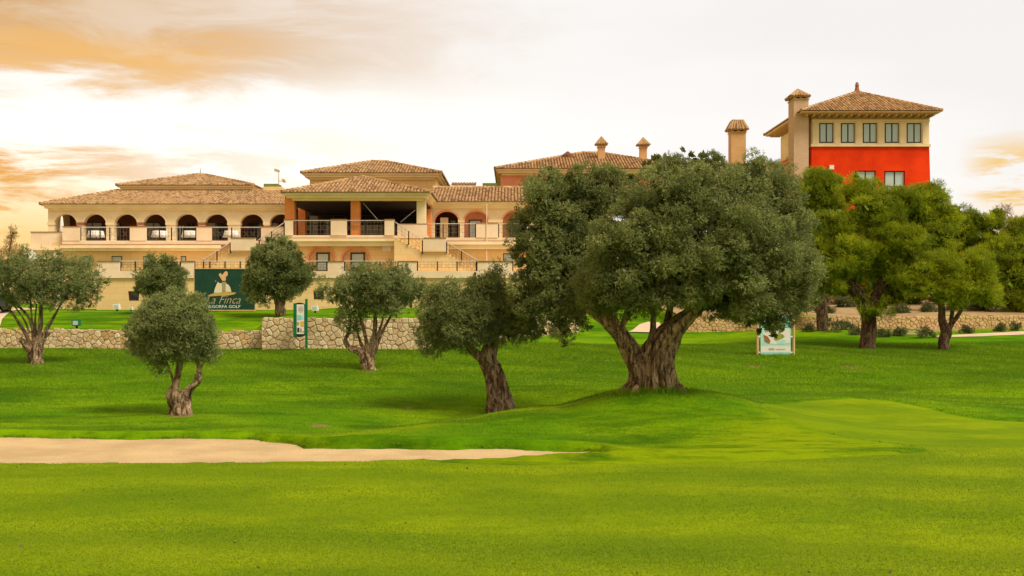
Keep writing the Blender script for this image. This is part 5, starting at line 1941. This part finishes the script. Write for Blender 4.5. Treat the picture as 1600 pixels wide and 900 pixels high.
# the big old olive on the mound
tree('olive_tree', 'huge old olive tree with split gnarled trunk on the mound', 'tree', OG, 30, (1020, 613),
     [[(996, 626, 0, 26), (1001, 604, 0, 20), (1000, 580, -.05, 18), (990, 555, -.1, 17), (974, 528, -.2, 15), (954, 505, -.3, 13), (934, 486, -.1, 10), (912, 462, .8, 7), (892, 430, 1.8, 5), (880, 395, 2.4, 3)],
      [(1036, 626, 0, 30), (1032, 604, 0, 25), (1030, 580, 0, 25), (1031, 555, 0, 27), (1042, 528, 0, 22), (1062, 505, -.1, 16), (1087, 484, -.2, 12), (1118, 452, -.3, 9), (1155, 405, -.2, 5)],
      [(1016, 628, -.3, 9), (1012, 600, -.36, 8), (1014, 570, -.32, 9), (1018, 540, -.2, 8), (1020, 515, 0, 5), (1021, 480, 0, 4), (1030, 430, 0, 3)],
      [(1046, 628, -.25, 8), (1040, 596, -.38, 8), (1032, 566, -.38, 9), (1042, 530, -.1, 9), (1044, 500, .2, 7), (1052, 450, .3, 4)],
      [(1060, 622, .1, 7), (1049, 600, -.2, 9), (1044, 570, -.2, 10), (1048, 545, -.1, 8), (1056, 520, 0, 5)],
      [(984, 624, 0, 7), (991, 600, -.2, 8), (993, 570, -.2, 7), (985, 540, -.2, 6), (970, 515, -.3, 5)],
      [(1024, 626, -.4, 6), (1022, 596, -.42, 7), (1024, 560, -.36, 7), (1034, 530, -.2, 6), (1050, 505, -.2, 4)]],
     [(1080, 385, 130, 105, -.2), (1005, 385, 82, 90, -.6), (1140, 400, 100, 100, -.6), (1060, 315, 95, 58, -.5), (1125, 315, 75, 56, -.3), (970, 440, 58, 54, -.8), (1045, 425, 85, 62, -.8), (1120, 440, 80, 58, -.6),
      (1205, 440, 72, 78, -.2), (1175, 468, 58, 44, -.5), (1205, 512, 20, 14, -.3), (1240, 430, 38, 55, .2), (1215, 325, 48, 62, 2.2), (1180, 280, 52, 44, 2.4), (1090, 258, 60, 28, 2.6), (1035, 266, 48, 30, 2.6), (1238, 365, 30, 44, 1.8),
      (858, 325, 50, 72, 2.2), (905, 288, 50, 42, 2.4), (950, 300, 46, 46, 2.6), (848, 410, 52, 66, 2.0), (885, 395, 44, 80, 2.2), (830, 455, 38, 48, 1.9), (866, 480, 38, 48, 1.8), (882, 512, 19, 30, 1.6), (818, 370, 28, 48, 2.2), (900, 450, 30, 44, 2.2), (925, 345, 34, 60, 2.5), (925, 420, 30, 50, 2.4), (945, 462, 36, 34, -.3), (925, 440, 30, 40, .4), (1000, 470, 34, 24, -.4), (905, 490, 26, 34, 1.4)],
     470000, .078, .022, M['olive'], M['bark'], 11, seg=56, amp=.34, twigs=60, twig_r=.05, clump=.24, per=80, fill=.04, up=.45, flat=.85)
# olive left of it, trunk leaning
tree('olive_tree', 'drooping olive tree with thick twisted leaning trunk beside the mound', 'tree', OG, 33, (785, 646),
     [[(790, 658, 0, 24), (786, 640, 0, 21), (779, 612, 0, 18), (770, 585, 0, 16), (763, 560, 0, 13.5), (769, 530, 0, 10), (780, 500, 0, 7), (795, 465, 0, 4)],
      [(775, 580, -.1, 12), (762, 566, -.1, 9), (748, 556, -.1, 8), (735, 543, -.1, 7), (720, 515, 0, 4)],
      [(800, 655, -.2, 9), (792, 630, -.3, 9), (784, 600, -.3, 9), (776, 570, -.2, 8)],
      [(768, 655, -.2, 8), (772, 630, -.3, 8), (768, 600, -.25, 7), (764, 575, -.15, 5)]],
     [(730, 468, 50, 34, 0), (700, 500, 38, 42, -.3), (678, 520, 25, 36, -.2), (765, 450, 34, 30, 0), (720, 510, 42, 36, -.5), (745, 500, 40, 38, -.4), (803, 485, 34, 38, -.2), (822, 505, 26, 32, .3), (792, 515, 28, 22, -.3), (828, 470, 16, 24, .5), (770, 432, 18, 14, .3), (690, 470, 30, 26, 0)],
     110000, .08, .022, M['olive'], M['bark'], 23, seg=44, amp=.34, twigs=34, twig_r=.03, clump=.17, per=30, fill=.02, droop=.45, front=.6, shell=.2)
# small round olive at the bunker
tree('olive_tree', 'small round olive tree with short forked stump nearest the sand bunker', 'tree', OG, 31, (282, 653),
     [[(279, 661, 0, 19), (277, 645, 0, 15), (275, 628, 0, 13), (273, 612, 0, 10), (274, 602, 0, 7)],
      [(288, 661, .05, 15), (286, 640, 0, 11), (288, 622, 0, 8), (297, 606, 0, 6), (307, 598, 0, 5), (311, 585, 0, 4), (308, 565, 0, 2.6), (302, 545, 0, 2)],
      [(310, 588, 0, 3), (316, 570, 0, 2.2), (325, 553, 0, 1.5)],
      [(274, 610, 0, 6), (279, 590, 0, 4.4), (283, 570, 0, 3.8), (286, 548, 0, 3), (282, 520, 0, 2)],
      [(274, 606, 0, 4), (275, 585, .1, 3.2), (278, 560, .1, 2.6), (270, 530, .1, 2)],
      [(273, 606, 0, 3), (266, 580, 0, 2), (258, 562, 0, 1.5)],
      [(294, 660, -.12, 5), (296, 645, -.14, 6), (292, 632, -.1, 5), (290, 620, -.05, 4)]],
     [(270, 505, 60, 44, 0), (245, 520, 42, 36, -.1), (235, 535, 28, 26, 0), (300, 520, 36, 36, -.1), (275, 485, 42, 28, .1), (270, 540, 45, 24, -.2), (315, 540, 24, 22, 0), (255, 560, 16, 14, 0), (290, 548, 30, 18, -.1), (320, 515, 16, 26, .1), (222, 545, 14, 18, 0), (256, 566, 12, 14, -.1), (331, 546, 12, 14, 0), (302, 474, 24, 14, .1), (246, 482, 24, 18, .1), (210, 520, 12, 16, .1)],
     80000, .07, .019, M['olive_pale'], M['bark'], 31, seg=36, amp=.34, twigs=34, twig_r=.016, clump=.14, per=30, fill=.03, shell=.2)
# leftmost, multi-stemmed
tree('olive_tree', 'leftmost olive tree with many thin stems on a squat stump', 'tree', OG, 44, (57, 571),
     [[(57, 578, 0, 14), (57, 565, 0, 11), (58, 552, 0, 10), (60, 540, 0, 9), (66, 530, 0, 6), (76, 520, 0, 4)],
      [(50, 550, 0, 7), (42, 540, 0, 6), (35, 533, 0, 4), (31, 531, 0, 3.5)],
      [(50, 548, 0, 5), (42, 525, 0, 3), (30, 505, 0, 2.4), (14, 482, 0, 1.8), (5, 465, 0, 1.3)],
      [(54, 545, 0, 5), (52, 520, 0, 3.2), (44, 495, 0, 2.4), (28, 478, 0, 1.6)],
      [(58, 540, 0, 5), (63, 510, 0, 4), (64, 480, 0, 3.2), (62, 455, 0, 2)],
      [(62, 540, 0, 5), (72, 515, 0, 3.4), (84, 495, 0, 2.4), (98, 470, 0, 1.6)],
      [(56, 540, .1, 4), (50, 500, .1, 2.2), (48, 470, .1, 1.6)], [(60, 538, .2, 4), (55, 505, .2, 2), (57, 475, .2, 1.6)], [(46, 520, 0, 2.4), (38, 500, 0, 1.8), (20, 475, 0, 1.2)]],
     [(60, 430, 55, 34, 0), (25, 440, 36, 36, 0), (105, 440, 40, 36, 0), (35, 405, 20, 18, 0), (85, 415, 34, 24, .2), (135, 445, 26, 28, 0), (60, 460, 50, 24, -.2), (110, 470, 30, 16, 0), (10, 450, 26, 30, 0), (150, 430, 16, 18, 0), (5, 420, 22, 26, .2), (125, 420, 22, 18, .1)],
     56000, .09, .021, M['olive_pale'], M['bark'], 41, seg=28, amp=.3, twigs=44, twig_r=.018, clump=.17, per=19, fill=.008, front=.4, shell=.26)
# olive behind the small round one
tree('olive_tree', 'dark bushy olive partly hidden behind the small round olive, below the terrace', 'tree', OG, 59.5, (250, 490),
     [[(250, 496, 0, 6), (250, 480, 0, 5), (252, 462, 0, 4), (255, 440, 0, 2.5)]],
     [(252, 440, 38, 30, 0), (235, 455, 24, 20, 0), (265, 455, 26, 22, 0), (255, 415, 22, 18, 0), (270, 435, 20, 20, 0), (228, 440, 14, 16, 0)],
     26000, .13, .034, M['olive'], M['bark'], 47, twigs=14, twig_r=.02, clump=.22, per=40, fill=.06)
# olive by the billboard
tree('olive_tree', 'dense olive tree overlapping the right edge of the green billboard', 'tree', OG, 57.5, (437, 489),
     [[(439, 493, 0, 8), (437, 480, 0, 7), (433, 468, 0, 5), (426, 458, 0, 3)], [(439, 478, 0, 6), (443, 465, 0, 5), (445, 450, 0, 3)]],
     [(435, 425, 44, 40, 0), (410, 440, 28, 28, 0), (462, 430, 26, 30, 0), (430, 390, 28, 24, 0), (450, 405, 28, 26, 0), (405, 415, 22, 22, 0), (440, 450, 36, 18, -.2), (400, 460, 16, 16, -.1), (478, 425, 12, 16, 0)],
     44000, .125, .033, M['olive'], M['bark'], 53, twigs=18, twig_r=.024, clump=.24, per=44, fill=.06)
# olive in the middle before the tall stone wall
tree('olive_tree', 'olive tree with hooked stump and fanned stems before the pale stone wall', 'tree', OG, 41.9, (576, 582),
     [[(577, 590, 0, 15), (576, 575, 0, 12), (573, 560, 0, 10), (571, 549, 0, 7)],
      [(568, 556, 0, 6), (558, 548, 0, 6), (548, 545, 0, 5), (542, 538, 0, 4.5), (540, 530, 0, 3.6), (547, 515, 0, 2), (548, 495, 0, 1.4)],
      [(580, 562, 0, 6), (580, 540, 0, 4.5), (586, 515, 0, 3.8), (586, 485, 0, 3), (583, 455, 0, 2)],
      [(575, 555, 0, 5), (572, 530, 0, 3.4), (566, 505, 0, 2.6), (560, 485, 0, 1.8)],
      [(582, 556, 0, 5), (592, 530, 0, 3.4), (603, 508, 0, 2.4), (614, 488, 0, 1.6)],
      [(572, 552, .1, 4), (560, 525, .1, 2.2), (557, 500, .1, 1.5)], [(588, 530, .1, 3), (598, 500, .1, 2), (604, 475, .1, 1.5)]],
     [(585, 450, 50, 32, 0), (545, 455, 30, 30, 0), (625, 450, 34, 28, 0), (560, 480, 26, 24, -.1), (600, 475, 36, 20, -.2), (545, 495, 18, 22, 0), (620, 425, 24, 16, .2), (575, 430, 32, 20, 0), (655, 450, 14, 16, 0), (640, 470, 20, 16, .2), (505, 453, 11, 14, 0), (525, 455, 14, 18, 0), (555, 512, 12, 14, 0)],
     56000, .09, .021, M['olive_pale'], M['bark'], 61, seg=28, amp=.32, twigs=44, twig_r=.018, clump=.16, per=19, fill=.008, front=.4, shell=.26)

# pines
PK = dict(clump=.34, per=60, up=.9, spr=7, shell=.10, front=.6, flat=.6, stray=1, grow=1.13)
tree('pine_tree', 'large spreading pine tree with forked trunk left of the smaller pine', 'tree', PG, 50, (1355, 546),
     [[(1355, 553, 0, 15), (1355, 535, 0, 12), (1357, 512, 0, 11), (1355, 490, 0, 11), (1345, 468, 0, 9), (1330, 448, 0, 7), (1312, 425, 0, 4)],
      [(1357, 496, 0, 9), (1366, 470, 0, 8), (1378, 440, 0, 6), (1398, 400, 0, 4)], [(1370, 460, 0, 6), (1400, 440, .2, 4), (1440, 415, .3, 2.5)]],
     [(1345, 302, 36, 24, .5), (1310, 352, 42, 30, .2), (1365, 335, 46, 34, 0), (1415, 325, 42, 36, .6), (1450, 312, 34, 28, 1), (1475, 345, 34, 28, .8), (1400, 375, 50, 30, -.2), (1330, 390, 46, 26, -.3), (1300, 415, 42, 24, -.5), (1290, 445, 34, 16, -.4), (1450, 375, 44, 26, .3), (1395, 415, 50, 22, .3), (1440, 420, 40, 20, .8), (1365, 485, 22, 11, -.5), (1345, 465, 16, 10, -.2), (1345, 430, 34, 14, .5)],
     160000, .15, .017, M['pine'], M['pinebark'], 71, seg=18, amp=.1, twigs=50, twig_r=.035, fill=.05, **PK)
tree('pine_tree', 'small pine tree with dark slim forked trunk, rightmost on the lawn', 'tree', PG, 49.4, (1474, 549),
     [[(1474, 555, 0, 10), (1474, 535, 0, 8.5), (1478, 518, 0, 8), (1472, 500, 0, 6), (1471, 480, 0, 5), (1462, 455, 0, 3)],
      [(1480, 520, 0, 6), (1486, 508, 0, 5), (1496, 494, 0, 4), (1506, 478, 0, 3.4), (1518, 455, 0, 2.4)], [(1486, 506, 0, 4), (1488, 485, 0, 4), (1489, 460, 0, 2.6)]],
     [(1425, 438, 34, 18, 0), (1455, 418, 34, 22, 0), (1480, 425, 32, 26, -.2), (1515, 425, 30, 30, 0), (1535, 450, 24, 26, 0), (1500, 458, 40, 20, -.2), (1545, 470, 16, 16, 0), (1452, 450, 40, 14, -.1), (1525, 405, 18, 16, 0)],
     84000, .14, .016, M['pine'], M['pinebark'], 83, seg=14, amp=.1, twigs=40, twig_r=.022, fill=.03, tone=.14, **PK)
tree('pine_tree', 'round topped pine showing between the big olive and the red tower', 'tree', PG, 58, (1285, 520),
     [[(1285, 528, 0, 9), (1284, 480, 0, 8), (1282, 420, 0, 6), (1280, 340, 0, 3)]],
     [(1277, 298, 34, 34, 0), (1262, 330, 26, 34, 0), (1295, 335, 26, 30, 0), (1280, 372, 36, 30, 0), (1265, 410, 26, 30, 0)],
     60000, .17, .021, M['pine'], M['pinebark'], 91, twigs=18, twig_r=.03, fill=.06, tone=-.05, **PK)
tree('pine_tree', 'broad dark pine at the right edge behind the stone wall', 'tree', PG, 63, (1545, 495),
     [[(1546, 505, 0, 9), (1547, 480, 0, 8), (1545, 450, 0, 6), (1535, 400, 0, 3)], [(1546, 470, 0, 6), (1570, 440, 0, 4), (1600, 415, 0, 3)]],
     [(1525, 360, 30, 28, 0), (1550, 345, 26, 20, 0), (1545, 395, 40, 34, 0), (1585, 395, 36, 30, -.3), (1615, 400, 34, 36, 0), (1580, 440, 44, 26, 0), (1620, 450, 34, 26, .2), (1560, 465, 34, 12, 0), (1500, 355, 28, 30, .4), (1650, 420, 40, 40, .3), (1505, 400, 34, 36, .5), (1600, 365, 36, 30, .6), (1640, 370, 40, 36, .6), (1610, 475, 50, 16, .4)],
     120000, .18, .021, M['pine'], M['pinebark'], 97, twigs=26, twig_r=.035, fill=.05, tone=-.05, **PK)
tree('pine_tree', 'shaded pine standing behind the two front pines below the red tower', 'tree', PG, 70, (1400, 495),
     [[(1400, 505, 0, 8), (1402, 470, 0, 7), (1405, 420, 0, 5), (1408, 360, 0, 3)], [(1402, 450, 0, 5), (1440, 410, 0, 3)]],
     [(1330, 440, 52, 44, 0), (1390, 458, 60, 26, 0), (1340, 465, 40, 18, 0), (1380, 400, 56, 46, 0), (1440, 395, 56, 46, 0), (1490, 410, 44, 40, 0), (1400, 445, 60, 26, 0), (1470, 450, 50, 26, 0), (1350, 380, 50, 40, 0), (1310, 400, 36, 40, 0), (1430, 345, 46, 36, 0)],
     70000, .18, .034, M['pine'], M['pinebark'], 113, twigs=26, twig_r=.035, fill=.06, tone=-.12, **PK)
tree('conifer_tree', 'thin dry looking conifer spire above the right edge pines', 'tree', None, 84, (1570, 480),
     [[(1572, 500, 0, 4), (1570, 420, 0, 3), (1567, 330, 0, 1)]],
     [(1567, 335, 8, 14, 0), (1570, 352, 15, 14, 0), (1572, 372, 22, 16, 0), (1574, 400, 28, 22, 0), (1592, 365, 14, 20, 0)],
     14000, .19, .03, M['dry'], M['pinebark'], 103, twigs=12, twig_r=.02, clump=.3, per=9, fill=0, up=1.0)
tree('conifer_tree', 'slender sunlit conifer tip rising behind the leftmost olive', 'tree', None, 92, (14, 480),
     [[(8, 520, 0, 3), (10, 430, 0, 2.4), (20, 362, 0, .8)]],
     [(20, 366, 2.5, 9, 0), (16, 382, 5, 11, 0), (11, 400, 8, 14, 0), (6, 425, 13, 18, 0), (32, 398, 6, 12, 0)],
     7000, .2, .03, M['dry'], M['pinebark'], 107, twigs=6, twig_r=.015, clump=.22, per=7, fill=0, up=1.0)

# scrub on the dry bank behind the ochre wall and weeds along its foot
sg = random.Random(5)
spots = []
for px in range(1085, 1640, 40):
    spots.append((px + sg.uniform(-8, 8), sg.uniform(61.5, 66), sg.uniform(.35, .75)))
for px in range(1100, 1640, 60):
    spots.append((px + sg.uniform(-12, 12), sg.uniform(67, 74), sg.uniform(.6, 1.1)))
for i, (px, d, h) in enumerate(spots):
    x = X(px, d)
    z = float(T(x, d))
    root = thing('scrub_bush', (x, d, z), 'low grey green scrub bush on the dry bank behind the ochre wall', 'bush', 'scrub bushes behind the ochre wall')
    py = HOR + (CAMZ - z - h * .5) * FPX / d
    rp = h * .75 * FPX / d
    V, var, C, R = foliage(d, [(px, py, rp, rp * .7, 0), (px + rp * .6, py + rp * .2, rp * .7, rp * .5, .2), (px - rp * .6, py + rp * .15, rp * .6, rp * .5, -.1)], 1500, .16, .05, 300 + i, clump=.12, per=8, fill=.05)
    np_mesh('leaves', V, len(V) // 4, M['scrub'], root, var)
    MB().tube([(x, d, z - .1), (x + .03, d, z + h * .4)], [.05, .03], 6).build('stem', M['pinebark'], root)
wg = [(1300, 520, .5), (1318, 517, .35), (1380, 527, .30), (1405, 526, .26), (1446, 529, .45), (1336, 524, .3), (1262, 520, .3), (1560, 519, .25), (1585, 517, .25), (1510, 523, .2)]
for i, (px, py, h) in enumerate(wg):
    d = 5.29 / ((py - 470) / FPX + .0622) - .5
    x = X(px, d)
    z = float(T(x, d)) + .04
    big = i == 0
    root = thing('weed_tuft', (x, d, z), 'largest green weed bush at the foot of the ochre wall' if big else 'small weed tuft growing along the foot of the ochre wall', 'weed', 'weeds along the ochre wall')
    rp = h * FPX / d * (1.2 if big else .8)
    cy = HOR + (CAMZ - z - h * .5) * FPX / d
    V, var, C, R = foliage(d, [(px, cy, rp, rp * .6, 0), (px + rp * .5, cy + rp * .2, rp * .6, rp * .45, .1)], 900, .13, .035, 400 + i, clump=.09, per=8, fill=.0, up=.9)
    np_mesh('leaves', V, len(V) // 4, M['scrub'], root, var)
